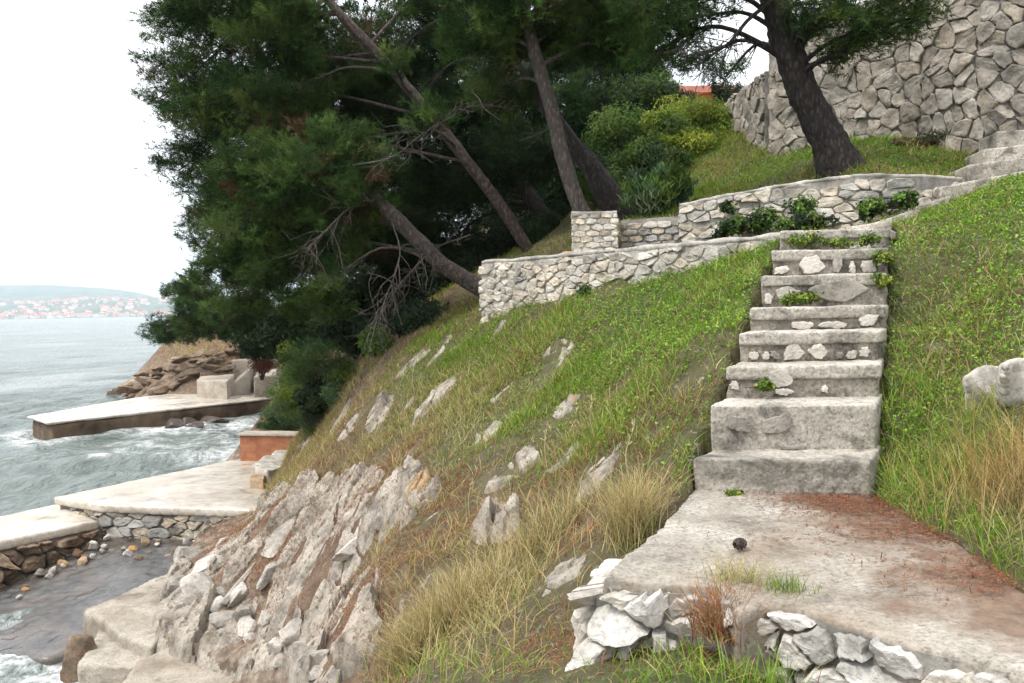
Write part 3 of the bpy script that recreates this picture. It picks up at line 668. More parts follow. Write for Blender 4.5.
for i, (l, r, zt) in enumerate(STEPS):
    l = np.array(l); r = np.array(r)
    if i < 7: l2, r2 = np.array(STEPS[i + 1][0]), np.array(STEPS[i + 1][1])
    else: l2, r2 = l + (0.28, 0.55), r + (0.34, 0.5)
    zb = (Z_PATH - 0.1) if i == 0 else STEPS[i - 1][2] - 0.12
    ax = (l2 - l) / np.linalg.norm(l2 - l); ov = 0.22 if i < 7 else 0.3
    poly = [l, r, r2 + ov * ax, l2 + ov * ax]
    fwd = np.array([r[1] - l[1], -(r[0] - l[0])]); fwd /= np.linalg.norm(fwd)
    th_ = 0.085 if i >= 2 else zt - zb
    bm = bmesh.new(); prism(bm, poly, zt - th_, zt)
    st = link('step', rough_solid('step', bm, M['step'], 0.012, 0.016, 2.6, 0.007, 20 + i, 1), stair)
    if i >= 2:
        bm = bmesh.new(); sb = -0.022 * fwd; prism(bm, [poly[0] + sb + (0.012, 0), poly[1] + sb - (0.012, 0), poly[2] - (0.012, 0), poly[3] + (0.012, 0)], zb, zt - 0.05)
        link('riser', rough_solid('riser', bm, M['riser'], 0.012, 0.030, 7.0, 0.008, 60 + i, 1), st)
    fwd = np.array([r[1] - l[1], -(r[0] - l[0])]); fwd /= np.linalg.norm(fwd)
    zl = STEPS[i - 1][2] if i else Z_PATH
    for (s0, s1, t0, t1) in INSETS.get(i, []):
        L = np.linalg.norm(r - l); W_, H_ = (s1 - s0) * L, (t1 - t0) * (zt - zl)
        k = int(rs.integers(5, 8)); th = np.sort((np.arange(k) + rs.uniform(-0.3, 0.3, k)) / k * 2 * math.pi)
        sq = 1 / np.maximum(np.abs(np.cos(th)), np.abs(np.sin(th))); ol = np.column_stack([np.cos(th), np.sin(th)]) * (sq * rs.uniform(0.72, 1.0, k))[:, None] * np.array([W_ / 2, H_ / 2])
        cl_ = np.vstack([ol, ol[:1]]); sl_ = np.concatenate([[0], np.cumsum(np.linalg.norm(np.diff(cl_, axis=0), axis=1))]); tq = np.arange(24) / 24 * sl_[-1]
        ol = np.column_stack([np.interp(tq, sl_, cl_[:, 0]), np.interp(tq, sl_, cl_[:, 1])]); ol += rs.normal(0, 0.003, ol.shape)
        sv = np.concatenate([np.column_stack([ol[:, 0] * q_, np.full(24, dq) + rs.normal(0, 0.0009, 24), ol[:, 1] * q_]) for q_, dq in ((1.0, 0.05), (1.0, 0.002), (0.93, -0.006), (0.6, -0.008), (0.2, -0.009))] + [np.array([[0, -0.009, 0]])])
        i4 = np.arange(24); j4 = (i4 + 1) % 24; sf = np.concatenate([np.stack([a_ * 24 + i4, a_ * 24 + j4, a_ * 24 + 24 + j4, a_ * 24 + 24 + i4], 1) for a_ in range(4)]+ [np.stack([96 + i4[:-2:2][:11], 96 + i4[1:-1:2][:11], 96 + i4[2::2][:11], np.full(11, 120)], 1)] + [np.array([[118, 119, 96, 120]])])
        ang = math.atan2(r[1] - l[1], r[0] - l[0]); c_, s_ = math.cos(ang), math.sin(ang)
        c0 = l + (r - l) * (s0 + s1) / 2
        w_ = np.column_stack([c0[0] + sv[:, 0] * c_ - sv[:, 1] * s_, c0[1] + sv[:, 0] * s_ + sv[:, 1] * c_, zl + (t0 + t1) / 2 * (zt - zl) + sv[:, 2]])
        w_[:, :2] += fwd * (0.020 - 0.016 * (i >= 2) + rs.uniform(-.008, .008))
        link('embedded_stone', mesh_np('embedded_stone', w_, sf, M['inset'] if i >= 2 and rs.random() < 0.85 else M['rock'], smooth=False), st)

# the upper flight turns right round the grassy bank and ends in four steps under the big wall
up = tag(empty('upper_staircase', P(900, 215, 9.0)), 'low concrete steps curving up to the right below the tall stone wall', 'stairs')
def step_block(pl, pr, dl, dr, deep, drop, seed, parent, dirv):
    a, b_ = P(*pl, dl), P(*pr, dr); zt = max(a[2], b_[2]); d2 = np.array(dirv) * deep
    bm = bmesh.new(); prism(bm, [a[:2], b_[:2], b_[:2] + d2, a[:2] + d2], zt - drop, [a[2], b_[2], b_[2] + 0.01, a[2] + 0.01])
    link('step', rough_solid('step', bm, M['step'], 0.016, 0.012, 3.5, 0.006, seed, 1), parent)
step_block((838, 229), (892, 219), 8.5, 8.3, 0.8, 0.30, 41, up, (0.35, 0.93))
step_block((872, 223), (918, 209), 9.0, 8.8, 0.8, 0.30, 42, up, (0.5, 0.86))
step_block((906, 209), (950, 196), 9.5, 9.4, 0.8, 0.32, 43, up, (0.6, 0.8))
step_block((940, 187), (1060, 164), 9.5, 9.2, 0.75, 0.36, 44, up, (0.2, 0.98))
step_block((968, 165), (1064, 152), 9.9, 9.6, 0.75, 0.36, 45, up, (0.2, 0.98))
step_block((983, 149), (1066, 140), 10.3, 10.0, 0.7, 0.36, 46, up, (0.2, 0.98))
step_block((997, 131), (1068, 127), 10.7, 10.4, 0.7, 0.40, 47, up, (0.2, 0.98))

# ------------------------------------------------------------------ masonry
def clip_poly(poly, nx, ny, c):
    o = []; k = len(poly)
    for i in range(k):
        a, b_ = poly[i], poly[(i + 1) % k]
        da, db = a[0] * nx + a[1] * ny - c, b_[0] * nx + b_[1] * ny - c
        if da <= 0: o.append(a)
        if (da < 0 < db) or (db < 0 < da):
            t = da / (da - db); o.append((a[0] + (b_[0] - a[0]) * t, a[1] + (b_[1] - a[1]) * t))
    return o

class Wall:
    def __init__(s, path, zb, zt, thick, flip=None):
        s.p = np.array(path, float); seg = np.diff(s.p, axis=0); L = np.linalg.norm(seg, axis=1)
        s.s = np.concatenate([[0], np.cumsum(L)]); s.L = s.s[-1]; s.t = seg / L[:, None]
        s.nrm = np.column_stack([s.t[:, 1], -s.t[:, 0]])
        if flip is None:
            mid = (s.p[:-1] + s.p[1:]) / 2; flip = ((EYE[:2] - mid) * s.nrm).sum() < 0
        if flip: s.nrm = -s.nrm
        vn = np.vstack([s.nrm[:1], s.nrm[:-1] + s.nrm[1:], s.nrm[-1:]])
        vn /= np.linalg.norm(vn, axis=1)[:, None]
        k = np.concatenate([[1], 1 / np.clip((vn[1:-1] * s.nrm[1:]).sum(1), 0.5, 1), [1]]); s.vn = vn * k[:, None]
        s.zb = np.array(zb, float); s.zt = np.array(zt, float); s.thick = thick
    def at(s, q, off):
        q = np.clip(q, 0, s.L); x = np.interp(q, s.s, s.p[:, 0]); y = np.interp(q, s.s, s.p[:, 1])
        nx = np.interp(q, s.s, s.vn[:, 0]); ny = np.interp(q, s.s, s.vn[:, 1])
        return np.column_stack([x + nx * off, y + ny * off])
    def bot(s, q): return np.interp(q, s.s, s.zb)
    def top(s, q): return np.interp(q, s.s, s.zt)
    def body(s, amp, seed):
        ns = max(3, int(s.L / 0.12)); q = np.unique(np.concatenate([np.linspace(0, s.L, ns), s.s])); ns = len(q)
        zt = s.top(q) + amp * fbm(np.column_stack([q * 2.2, q * 0]), 3, seed); zb = s.bot(q)
        fr, bk = s.at(q, np.zeros(ns)), s.at(q, np.full(ns, -s.thick))
        V = np.concatenate([np.column_stack([fr, zb]), np.column_stack([fr, zt]), np.column_stack([bk, zt]), np.column_stack([bk, zb])])
        i = np.arange(ns - 1); F = np.concatenate([np.stack([i + a * ns, i + 1 + a * ns, i + 1 + b_ * ns, i + b_ * ns], 1) for a, b_ in ((0, 1), (1, 2), (2, 3))])
        F = np.vstack([F, [[0, ns, 2 * ns, 3 * ns], [ns - 1, 4 * ns - 1, 3 * ns - 1, 2 * ns - 1]]])
        return V, F
    def stones(s, cw, ch, gap, out, seed, jitter=0.42, course=0.0, light=(0.75, 1.15), warm=0.03, top_gap=0.0, npt=14, keep=1.0, rough=0.5, crumple=0.07):
        r = np.random.default_rng(seed); z0, z1 = s.zb.min(), s.zt.max()
        nu, nv = int(s.L / cw) + 4, int((z1 - z0) / ch) + 4
        pts = []
        for j in range(nv):
            for i in range(nu):
                pts.append(((i - 1.5 + 0.5 * (j % 2) + r.uniform(-jitter, jitter)) * cw, z0 + (j - 1.5 + r.uniform(-jitter, jitter) * (1 - course)) * ch))
        pts = np.array(pts); asp = cw / ch
        V, F4, F3, C = [], [], [], []; o = 0
        for k, (a, b_) in enumerate(pts):
            if a < -cw * 0.5 or a > s.L + cw * 0.5: continue
            if b_ < s.bot(a) - ch or b_ > s.top(a) + ch * 0.4: continue
            if r.random() > keep: continue
            d = pts - (a, b_); dd = (d[:, 0] / asp) ** 2 + d[:, 1] ** 2; idx = np.argsort(dd)[1:15]
            poly = [(a - 1.3 * cw, b_ - 1.3 * ch), (a + 1.3 * cw, b_ - 1.3 * ch), (a + 1.3 * cw, b_ + 1.3 * ch), (a - 1.3 * cw, b_ + 1.3 * ch)]
            for q in idx:                                      # bisectors in the stretched metric
                nx, ny = d[q, 0] / asp ** 2, d[q, 1]
                c = nx * (a + d[q, 0] / 2) + ny * (b_ + d[q, 1] / 2)
                poly = clip_poly(poly, nx, ny, c)
                if len(poly) < 3: break
            if len(poly) < 3: continue
            p_ = np.array(poly)
            p_[:, 0] = np.clip(p_[:, 0], 0.0, s.L); p_[:, 1] = np.clip(p_[:, 1], s.bot(p_[:, 0]), s.top(p_[:, 0]) - top_gap)
            c = p_.mean(0); w_ = np.ptp(p_[:, 0]); h_ = np.ptp(p_[:, 1])
            if w_ < cw * 0.38 or h_ < ch * 0.42 or w_ > 3.4 * h_: continue
            e = p_ - c; ln = np.linalg.norm(e, axis=1)[:, None]; p_ = c + e * np.clip(1 - gap * r.uniform(0.6, 1.6) / (ln + 1e-6), 0.3, 1)
            # resample the outline evenly and round its corners
            cl = np.vstack([p_, p_[:1]]); sl = np.concatenate([[0], np.cumsum(np.linalg.norm(np.diff(cl, axis=0), axis=1))])
            t = np.arange(npt) / npt * sl[-1]; ring = np.column_stack([np.interp(t, sl, cl[:, 0]), np.interp(t, sl, cl[:, 1])])
            ring = ring * 0.9 + 0.05 * (np.roll(ring, 1, 0) + np.roll(ring, -1, 0))
            ring += r.normal(size=ring.shape) * 0.045 * ch
            dep = out * r.uniform(0.45, 1.25); tilt = r.normal(size=2) * rough * out / np.array([w_, h_])
            rings = [(1.0, -0.02), (0.985, dep * 0.6), (0.94, dep * 0.92), (0.80, dep), (0.55, dep), (0.28, dep)]
            for sc, dp in rings:
                qv = c + (ring - c) * sc
                off = dp + (((qv - c) @ tilt) if dp > 0 else 0) + (out * (crumple * 6 * fbm(qv * np.array([1.7 / cw, 1.7 / ch]) + k * 3.7, 2, seed) + crumple * 2 * fbm(qv * np.array([6 / cw, 6 / ch]), 2, seed)) if dp > 0 else 0)
                xy = s.at(qv[:, 0], np.maximum(off, -0.03)); V.append(np.column_stack([xy, qv[:, 1]]))
            xy = s.at(np.array([c[0]]), np.array([dep + out * crumple * 6 * fbm(c[None] * np.array([1.7 / cw, 1.7 / ch]) + k * 3.7, 2, seed)[0]])); V.append(np.column_stack([xy, [c[1]]]))
            for a_ in range(len(rings) - 1):
                i = np.arange(npt); j = (i + 1) % npt
                F4.append(np.stack([o + a_ * npt + i, o + a_ * npt + j, o + (a_ + 1) * npt + j, o + (a_ + 1) * npt + i], 1))
            i = np.arange(npt); j = (i + 1) % npt; base = o + (len(rings) - 1) * npt
            F3.append(np.stack([base + i, base + j, np.full(npt, o + len(rings) * npt)], 1))
            nv_ = len(rings) * npt + 1; o += nv_
            g = r.uniform(*light); ww = float(np.clip(r.normal(), -1, 1.6)) * warm
            C.append(np.repeat([[g * (1 + ww), g, g * (1 - ww * 1.4)]], nv_, 0))
        return np.concatenate(V), np.concatenate(F4), np.concatenate(F3), np.concatenate(C)
    def build(s, name, bodym, stonem, seed, amp=0.015, parent=None, **kw):
        bv, bf = s.body(amp, seed); sv, f4, f3, sc = s.stones(seed=seed, **kw)
        V = np.concatenate([bv, sv]); nb = len(bv)
        me = mesh_np(name, V, [np.vstack([bf, f4 + nb]), f3 + nb], [bodym, stonem], cols=np.vstack([np.ones((nb, 3)), sc]),
                     mat_idx=np.concatenate([np.zeros(len(bf)), np.ones(len(f4) + len(f3))]), smooth=False)
        return me

def coping(wall, th, over, matl, seed, amp=0.02, voxel=0.025):
    q = np.linspace(0, wall.L, max(6, int(wall.L / 0.25))); f = wall.at(q, np.full(len(q), over)); k = wall.at(q, np.full(len(q), -wall.thick - over)); z = wall.top(q)
    bm = bmesh.new(); rows = []
    for i in range(len(q)):
        rows.append([bm.verts.new((*f[i], z[i] - 0.01)), bm.verts.new((*f[i], z[i] + th)), bm.verts.new((*k[i], z[i] + th)), bm.verts.new((*k[i], z[i] - 0.01))])
    for a, b_ in zip(rows[:-1], rows[1:]):
        for c in range(4): bm.faces.new((a[c], a[(c + 1) % 4], b_[(c + 1) % 4], b_[c]))
    bm.faces.new(rows[0]); bm.faces.new(rows[-1][::-1]); bmesh.ops.recalc_face_normals(bm, faces=bm.faces)
    return rough_solid('coping', bm, matl, voxel, amp, 4.0, 0.006, seed, 2)

E0 = EYE[2]
# terrace wall left of the stairs, its end turning back into the pines
wa = Wall(WALL_A + [(-0.05, 13.05)], [4.7, 4.75, 4.4, 4.15, 4.05, 4.1], [5.12, 5.13, 5.14, 5.15, 5.17, 5.15], 0.36)
wa_o = solo('terrace_wall', wa.build('terrace_wall', M['mortar_pale'], M['wallstone'], 101, cw=0.19, ch=0.10, gap=0.005, out=0.04, jitter=0.6, npt=11, light=(0.8, 1.25)), 'low pale stone wall with a mortar cap that ends beside the leaning pine trunk', 'stone wall')
link('coping', coping(wa, 0.045, 0.012, M['mortar_pale'], 7, 0.03), wa_o)
# upper wall behind the steps: low beside the pier, then a higher curved part
wb_low = Wall([(1.46, 11.25), (2.16, 10.85)], [4.9, 4.9], [5.62, 5.62], 0.3)
P_ = lambda px, d: tuple(P(px, 300, d)[:2])
wb = Wall([P_(680, 10.8), P_(735, 10.3), P_(800, 9.85), P_(860, 9.6), P_(920, 9.6), P_(962, 9.9)], [4.9, 5.0, 5.05, 5.1, 5.2, 5.6], [5.74, 5.80, 5.86, 5.89, 5.88, 5.87], 0.34)
wb_o = solo('curved_wall', wb.build('curved_wall', M['mortar'], M['wallstone'], 102, cw=0.21, ch=0.105, gap=0.004, out=0.04, jitter=0.6, npt=11, light=(0.75, 1.2), warm=0.035), 'curved pale stone wall behind the upper steps, below the big pine', 'stone wall')
link('coping', coping(wb, 0.04, 0.012, M['mortar_pale'], 8, 0.02), wb_o)
wl_o = solo('parapet_wall', wb_low.build('parapet_wall', M['mortar'], M['wallstone'], 103, cw=0.2, ch=0.085, gap=0.009, out=0.03, course=0.6, jitter=0.3, light=(0.6, 1.0), warm=0.06), 'short low wall of flat coursed stones between the square pier and the curved wall', 'stone wall')
pc = [(0.82, 11.0), (1.36, 10.95), (1.42, 11.5), (0.88, 11.55), (0.82, 11.0)]
pier = Wall(pc, [4.95] * 5, [5.70] * 5, 0.12, flip=False)
pier_o = solo('stone_pier', pier.build('stone_pier', M['mortar_pale'], M['wallstone'], 104, cw=0.15, ch=0.075, gap=0.007, out=0.025, course=0.7, jitter=0.28, light=(0.9, 1.3), warm=0.035), 'square pier of coursed pale stones at the end of the low parapet', 'pier')
bm = bmesh.new(); prism(bm, [(0.80, 10.98), (1.38, 10.93), (1.44, 11.52), (0.86, 11.57)], 5.66, 5.72)
link('cap', rough_solid('cap', bm, M['mortar_pale'], 0.02, 0.02, 5, 0.006, 3, 2), pier_o)
bm = bmesh.new(); prism(bm, [(0.68, 11.1), (0.83, 11.06), (0.85, 11.18), (0.70, 11.22)], 5.12, 5.22)
M['brick_orange'] = flat_mat('orange_brick', (0.50, 0.20, 0.07), 0.9, 0.25, 14)
solo('brick', rough_solid('brick', bm, M['brick_orange'], 0.008, 0.006, 12, 0.002, 4, 1), 'single orange brick lying on the terrace wall beside the square pier', 'brick')
# the tall wall of large grey stones
bigp = [P_(771, 14.4), P_(880, 12.9), P_(994, 11.6), P_(1030, 11.5), P_(1250, 10.4)]
big = Wall(bigp, [5.9, 6.0, 6.3, 6.4, 6.6], [9.05] * 5, 0.6)
big_o = solo('tall_wall', big.build('tall_wall', M['mortar'], M['bigstone'], 105, cw=0.235, ch=0.225, gap=0.002, out=0.065, jitter=0.72, npt=11, light=(0.75, 1.25), warm=0.02, amp=0.05), 'tall wall of large rough grey stones above the steps, behind the big pine', 'stone wall')
side = Wall([(4.30, 18.6), (4.36, 16.2), (4.42, 14.72)], [6.2, 6.0, 6.0], [8.46, 8.47, 8.46], 0.5)
solo('side_wall', side.build('side_wall', M['mortar'], M['bigstone'], 106, cw=0.25, ch=0.23, gap=0.002, out=0.05, jitter=0.7, npt=11, light=(0.7, 1.15), warm=0.02, amp=0.04), 'lower return of grey stone wall running back from the corner of the tall wall', 'stone wall')
# retaining walls of white stones under the edge of the path
L_ = LANDING
ra = Wall([L_[1] + np.array((-0.05, -0.01)), L_[0] + np.array((-0.02, -0.02)), L_[16], L_[15]], [2.95] * 4, [3.38, 3.37, 3.38, 3.38], 0.25, flip=False)
solo('retaining_wall', ra.build('retaining_wall', M['mortar'], M['retain'], 107, cw=0.15, ch=0.15, gap=0.006, out=0.07, jitter=0.6, npt=24, crumple=0.04, rough=1.0, light=(0.8, 1.2), warm=0.015), 'crumbling edge of leaning white stones holding up the left corner of the path', 'retaining wall')
rb = Wall([L_[14] + np.array((-0.02, 0.12)), L_[13], L_[12], L_[11], (1.55, 1.9), (1.75, 1.4)], [2.9] * 6, [3.40] * 6, 0.25, flip=False)
solo('retaining_wall', rb.build('retaining_wall', M['mortar'], M['retain'], 108, cw=0.15, ch=0.095, gap=0.008, out=0.055, jitter=0.5, npt=24, crumple=0.04, rough=0.9, light=(0.75, 1.2), warm=0.02), 'rough wall of small white stones under the near edge of the path', 'retaining wall')

# ------------------------------------------------------------------ platforms, slipway, jetty
def slab_me(name, poly, z0, z1, matl, seed, voxel=0.05, amp=0.03, freq=1.6, amp2=0.008):
    bm = bmesh.new(); prism(bm, poly, z0, z1); return rough_solid(name, bm, matl, voxel, amp, freq, amp2, seed, 1)
Z1, Z0 = 1.0, 0.75
J1 = [tuple(at_z(*q_, Z1)[:2]) for q_ in [(53, 497), (101, 505), (230, 509), (300, 512), (335, 459), (240, 458)]]
plat = tag(empty('concrete_platform', (-7, 18.5, 0)), 'pale concrete bathing platform with a stone faced side, nearest the boat cove', 'platform')
link('deck', slab_me('deck', J1, Z1 - 0.15, Z1, M['jetty'], 201, 0.045, 0.02), plat)
w1 = Wall([np.array(J1[0]) + (0.1, 0.06), np.array(J1[1]) + (0, 0.09), np.array(J1[2]) + (0, 0.09), np.array(J1[3]) + (0, 0.09)], [-0.6] * 4, [Z1 - 0.13] * 4, 1.2)
link('stone_facing', w1.build('stone_facing', M['mortar_dark'], M['wallstone'], 202, cw=0.30, ch=0.17, gap=0.012, out=0.06, light=(0.55, 1.05), warm=0.06), plat)
J0 = [tuple(at_z(*q_, Z0)[:2]) for q_ in [(99, 520), (-70, 556), (-70, 530), (60, 503)]]
pl0 = tag(empty('concrete_platform', (-10.6, 15, 0)), 'lower white concrete platform with a crumbling brown rubble side, left of the slipway', 'platform')
link('deck', slab_me('deck', J0, Z0 - 0.17, Z0, M['jetty'], 203, 0.045, 0.02), pl0)
w0 = Wall([np.array(J0[0]) + (0, 0.08), np.array(J0[1]) + (0, 0.08)], [-0.8] * 2, [Z0 - 0.15] * 2, 0.5)
link('rubble_side', w0.build('rubble_side', M['mortar_dark'], M['rock_shore'], 204, cw=0.34, ch=0.24, gap=0.02, out=0.16, jitter=0.5, light=(0.6, 1.3), warm=0.05, rough=0.9), pl0)
sl3 = [at_z(*q_) for q_ in [(240, 540, 0.42), (108, 536, 0.40), (0, 588, -0.02), (-90, 612, -0.10), (-50, 650, -0.10), (48, 660, -0.07), (95, 640, 0.02), (170, 600, 0.15)]]
bm = bmesh.new(); prism(bm, [q_[:2] for q_ in sl3], [-0.9] * 8, [q_[2] for q_ in sl3])
solo('slipway', rough_solid('slipway', bm, M['slipway'], 0.04, 0.05, 1.6, 0.03, 205, 1), 'wet dark grey concrete slipway running down into the sea between the platforms', 'slipway')
S1 = [tuple(at_z(*q, 0.42)[:2]) for q in [(84, 612), (172, 570), (215, 560), (190, 600), (152, 648), (118, 634), (107, 622)]]
S2 = [tuple(at_z(*q, 0.28)[:2]) for q in [(104, 622), (150, 618), (185, 650), (140, 668), (78, 664)]]
S3 = [tuple(at_z(*q, 0.44)[:2]) for q in [(112, 700), (138, 660), (205, 632), (290, 650), (340, 700), (300, 760), (120, 760)]]
for poly, z0, z1, sd_, lab in [(S1, -0.6, 0.42, 206, 'broken concrete ledge at the upper end of the cove, beside the slipway'), (S2, -0.7, 0.28, 207, 'lower broken concrete ledge next to the white surf'), (S3, -0.6, 0.44, 208, 'flat pale concrete ledge below the rock outcrop at the bottom of the photo')]:
    solo('concrete_ledge', slab_me('concrete_ledge', poly, z0, z1, M['ledge'], sd_, 0.03, 0.05, 1.7, 0.015), lab, 'ledge')
# brick wall with a pale cap at the far end of the platform
bw = tag(empty('brick_wall', (-5.6, 20.3, 1.0)), 'low block of red brick with a pale concrete cap at the far end of the platform', 'brick wall')
m, n, b = mat('red_brick'); p = pos(n); bt = N(n, 'ShaderNodeTexBrick'); mp = N(n, 'ShaderNodeMapping'); mp.inputs['Rotation'].default_value = (R(90), 0, 0)
n.links.new(p, mp.inputs[0]); n.links.new(mp.outputs[0], bt.inputs['Vector']); bt.inputs['Scale'].default_value = 1.0
bt.inputs['Brick Width'].default_value = 0.26; bt.inputs['Row Height'].default_value = 0.12; bt.inputs['Mortar Size'].default_value = 0.008
bt.inputs['Color1'].default_value = (0.36, 0.13, 0.06, 1); bt.inputs['Color2'].default_value = (0.25, 0.085, 0.04, 1); bt.inputs['Mortar'].default_value = (0.22, 0.11, 0.07, 1)
n.links.new(mix(n, ramp(n, noise(n, p, 5, 7, 0.7), [(0.4, 0), (0.7, 0.6)]), bt.outputs['Color'], (0.42, 0.20, 0.11)), b.inputs['Base Color']); b.inputs['Roughness'].default_value = 0.95
bump(n, b, noise(n, p, 30, 6, 0.7), 0.6, 0.02); M['red_brick'] = m
bq = [at_z(*q_, Z1)[:2] for q_ in [(240, 461), (310, 462)]]; bd = np.array((0.05, 0.42))
link('body', slab_me('body', [bq[0], bq[1], bq[1] + bd, bq[0] + bd], Z1 - 0.1, Z1 + 0.60, M['red_brick'], 209, 0.03, 0.02), bw)
link('cap', slab_me('cap', [bq[0] + (-0.04, -0.05), bq[1] + (0.05, -0.05), bq[1] + bd + (0.05, 0.05), bq[0] + bd + (-0.04, 0.05)], Z1 + 0.60, Z1 + 0.66, M['block'], 210, 0.02, 0.015), bw)
solo('plastered_kerb', slab_me('plastered_kerb', [tuple(at_z(*q, Z1)[:2]) for q in [(268, 484), (252, 478), (284, 458), (296, 458), (306, 470)]], Z1 - 0.1, Z1 + 0.28, M['rock_white'], 211, 0.03, 0.07, 2.5, 0.02), 'rough white plastered kerb at the foot of the slope beside the platform', 'kerb')
solo('stone_block', slab_me('stone_block', [tuple(at_z(*q, Z1)[:2]) for q in [(264, 489), (250, 488), (252, 481), (266, 481)]], Z1 - 0.05, Z1 + 0.18, M['rock_orange'], 212, 0.02, 0.04, 3), 'small orange stained stone block on the edge of the pale platform', 'stone')
# far jetty
jet = tag(empty('concrete_jetty', (-14.5, 37, 0)), 'long white topped concrete jetty reaching out into the sea from the far shore', 'jetty')
JT = [(-17.2, 31.2), (-12.0, 37.5), (-10.4, 39.4), (-8.5, 41.5), (-12, 44), (-16.2, 43.2), (-18.0, 40.0), (-19.2, 33.4)]
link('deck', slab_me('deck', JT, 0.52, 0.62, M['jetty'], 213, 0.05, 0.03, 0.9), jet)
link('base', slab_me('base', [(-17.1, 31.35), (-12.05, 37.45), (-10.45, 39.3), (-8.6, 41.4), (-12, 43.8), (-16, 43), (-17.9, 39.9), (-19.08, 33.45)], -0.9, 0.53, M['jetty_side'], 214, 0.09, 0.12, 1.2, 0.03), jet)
BL = [
    ('square concrete block standing on the root of the far jetty', [(197, 398), (228, 400), (236, 389), (206, 388)], 0.60, 0.85),
    ('low concrete block behind the square one on the far jetty', [(206, 388), (232, 389), (238, 381), (212, 380)], 0.60, 0.95),
    ('long concrete block at the landward side of the far jetty', [(254, 397.5), (289, 395), (295, 386), (259, 387)], 0.62, 0.95),
    ('small pale concrete block higher up the shore above the far jetty', [(232, 372), (256, 371), (259, 362), (236, 362)], 1.55, 0.6),
]
for i, (lab, q, z, hgt) in enumerate(BL):
    poly = [tuple(at_z(a, b_, z)[:2]) for a, b_ in q]
    solo('concrete_block', slab_me('concrete_block', poly, z - 0.4, z + hgt, M['block'], 220 + i, 0.05, 0.04, 1.2), lab, 'concrete block')
for i, (lab, q, z, hs) in enumerate([('sloping concrete wedge beside the square block on the far jetty', [(226, 396), (251, 394), (256, 386), (232, 387)], 0.62, [0.3, 1.2, 1.25, 0.35]),
                                     ('sloping concrete slab rising to the bushes beside the far jetty', [(284, 393), (306, 391), (310, 382), (290, 383)], 0.7, [0.7, 1.5, 1.55, 0.75])]):
    bm = bmesh.new(); prism(bm, [tuple(at_z(a, b_, z)[:2]) for a, b_ in q], [z - 0.4] * 4, [z + h for h in hs])
    solo('concrete_wedge', rough_solid('concrete_wedge', bm, M['block'], 0.05, 0.04, 1.2, 0.01, 230 + i, 1), lab, 'concrete wedge')

# ------------------------------------------------------------------ orange house far up the slope
hc = P(697, 118, 46); ho = tag(empty('house', hc), 'orange plastered house half hidden behind the shrubs and pines', 'house')
def hbox(x0, x1, y0, y1, z0, z1, name, matl, par):
    bm = bmesh.new(); prism(bm, [(hc[0] + x0, hc[1] + y0), (hc[0] + x1, hc[1] + y0), (hc[0] + x1, hc[1] + y1), (hc[0] + x0, hc[1] + y1)], hc[2] + z0, hc[2] + z1)
    return link(name, bm_mesh(name, bm, matl), par)
hw = hbox(-1.9, 2.0, 0, 6, -4, 1.3, 'wall', M['plaster_orange'], ho)
bm = bmesh.new()
for a in ((-2.4, -0.5, 1.25), (2.5, -0.5, 1.25), (2.5, 3, 2.5), (-2.4, 3, 2.5), (2.5, 6.5, 1.25), (-2.4, 6.5, 1.25)): bm.verts.new((hc[0] + a[0], hc[1] + a[1], hc[2] + a[2]))
bm.verts.ensure_lookup_table(); v_ = bm.verts
for f in ((0, 1, 2, 3), (3, 2, 4, 5)): bm.faces.new([v_[i] for i in f])
bmesh.ops.solidify(bm, geom=bm.faces[:], thickness=0.18)
link('roof', bm_mesh('roof', bm, M['rooftile']), ho)
wn = hbox(0.7, 1.5, -0.05, 0.05, -0.6, 0.4, 'window', M['dark_glass'], ho)

# ------------------------------------------------------------------ foliage builders
def unit(v): return v / (np.linalg.norm(v, axis=-1, keepdims=True) + 1e-9)
def perp(d, r):
    q = r.normal(size=d.shape); q -= (q * d).sum(-1, keepdims=True) * d; return unit(q)

def needles(pos_, dirs, r, K=12, ln=(0.07, 0.12), wd=0.007, shoot=0.12, cols=None, spread=(0.35, 1.05)):
    """needle tufts: thin triangles round each shoot"""
    n = len(pos_); d = np.repeat(dirs, K, 0); p = np.repeat(pos_, K, 0)
    q = perp(d, r); a = r.uniform(*spread, n * K)[:, None]
    nd = d * np.cos(a) + q * np.sin(a); L = r.uniform(*ln, n * K)[:, None]
    b = p + d * r.uniform(0, shoot, n * K)[:, None]
    sd_ = unit(np.cross(nd, r.normal(size=nd.shape))) * wd / 2
    V = np.stack([b - sd_, b + sd_, b + nd * L], 1).reshape(-1, 3)
    F = np.arange(n * K * 3).reshape(-1, 3)
    C = np.repeat(cols, K * 3, 0) * r.uniform(0.75, 1.25, (n * K, 1)).repeat(3, 0)
    return V, F, C

def leaves(pos_, nrm, r, ln=(0.03, 0.06), asp=0.45, cols=None, droop=0.0):
    """single leaves: folded diamonds"""
    n = len(pos_); t = perp(nrm, r); t[:, 2] -= droop; t = unit(t); sdv = unit(np.cross(nrm, t))
    L = r.uniform(*ln, n)[:, None]; Wd = L * asp / 2; up = nrm * L * 0.08
    V = np.stack([pos_, pos_ + t * L * 0.5 + sdv * Wd + up, pos_ + t * L - up, pos_ + t * L * 0.5 - sdv * Wd + up], 1).reshape(-1, 3)
    i = np.arange(n)[:, None] * 4
    F = np.concatenate([i + [[0, 1, 2]], i + [[0, 2, 3]]])
    return V, F, np.repeat(cols, 4, 0)

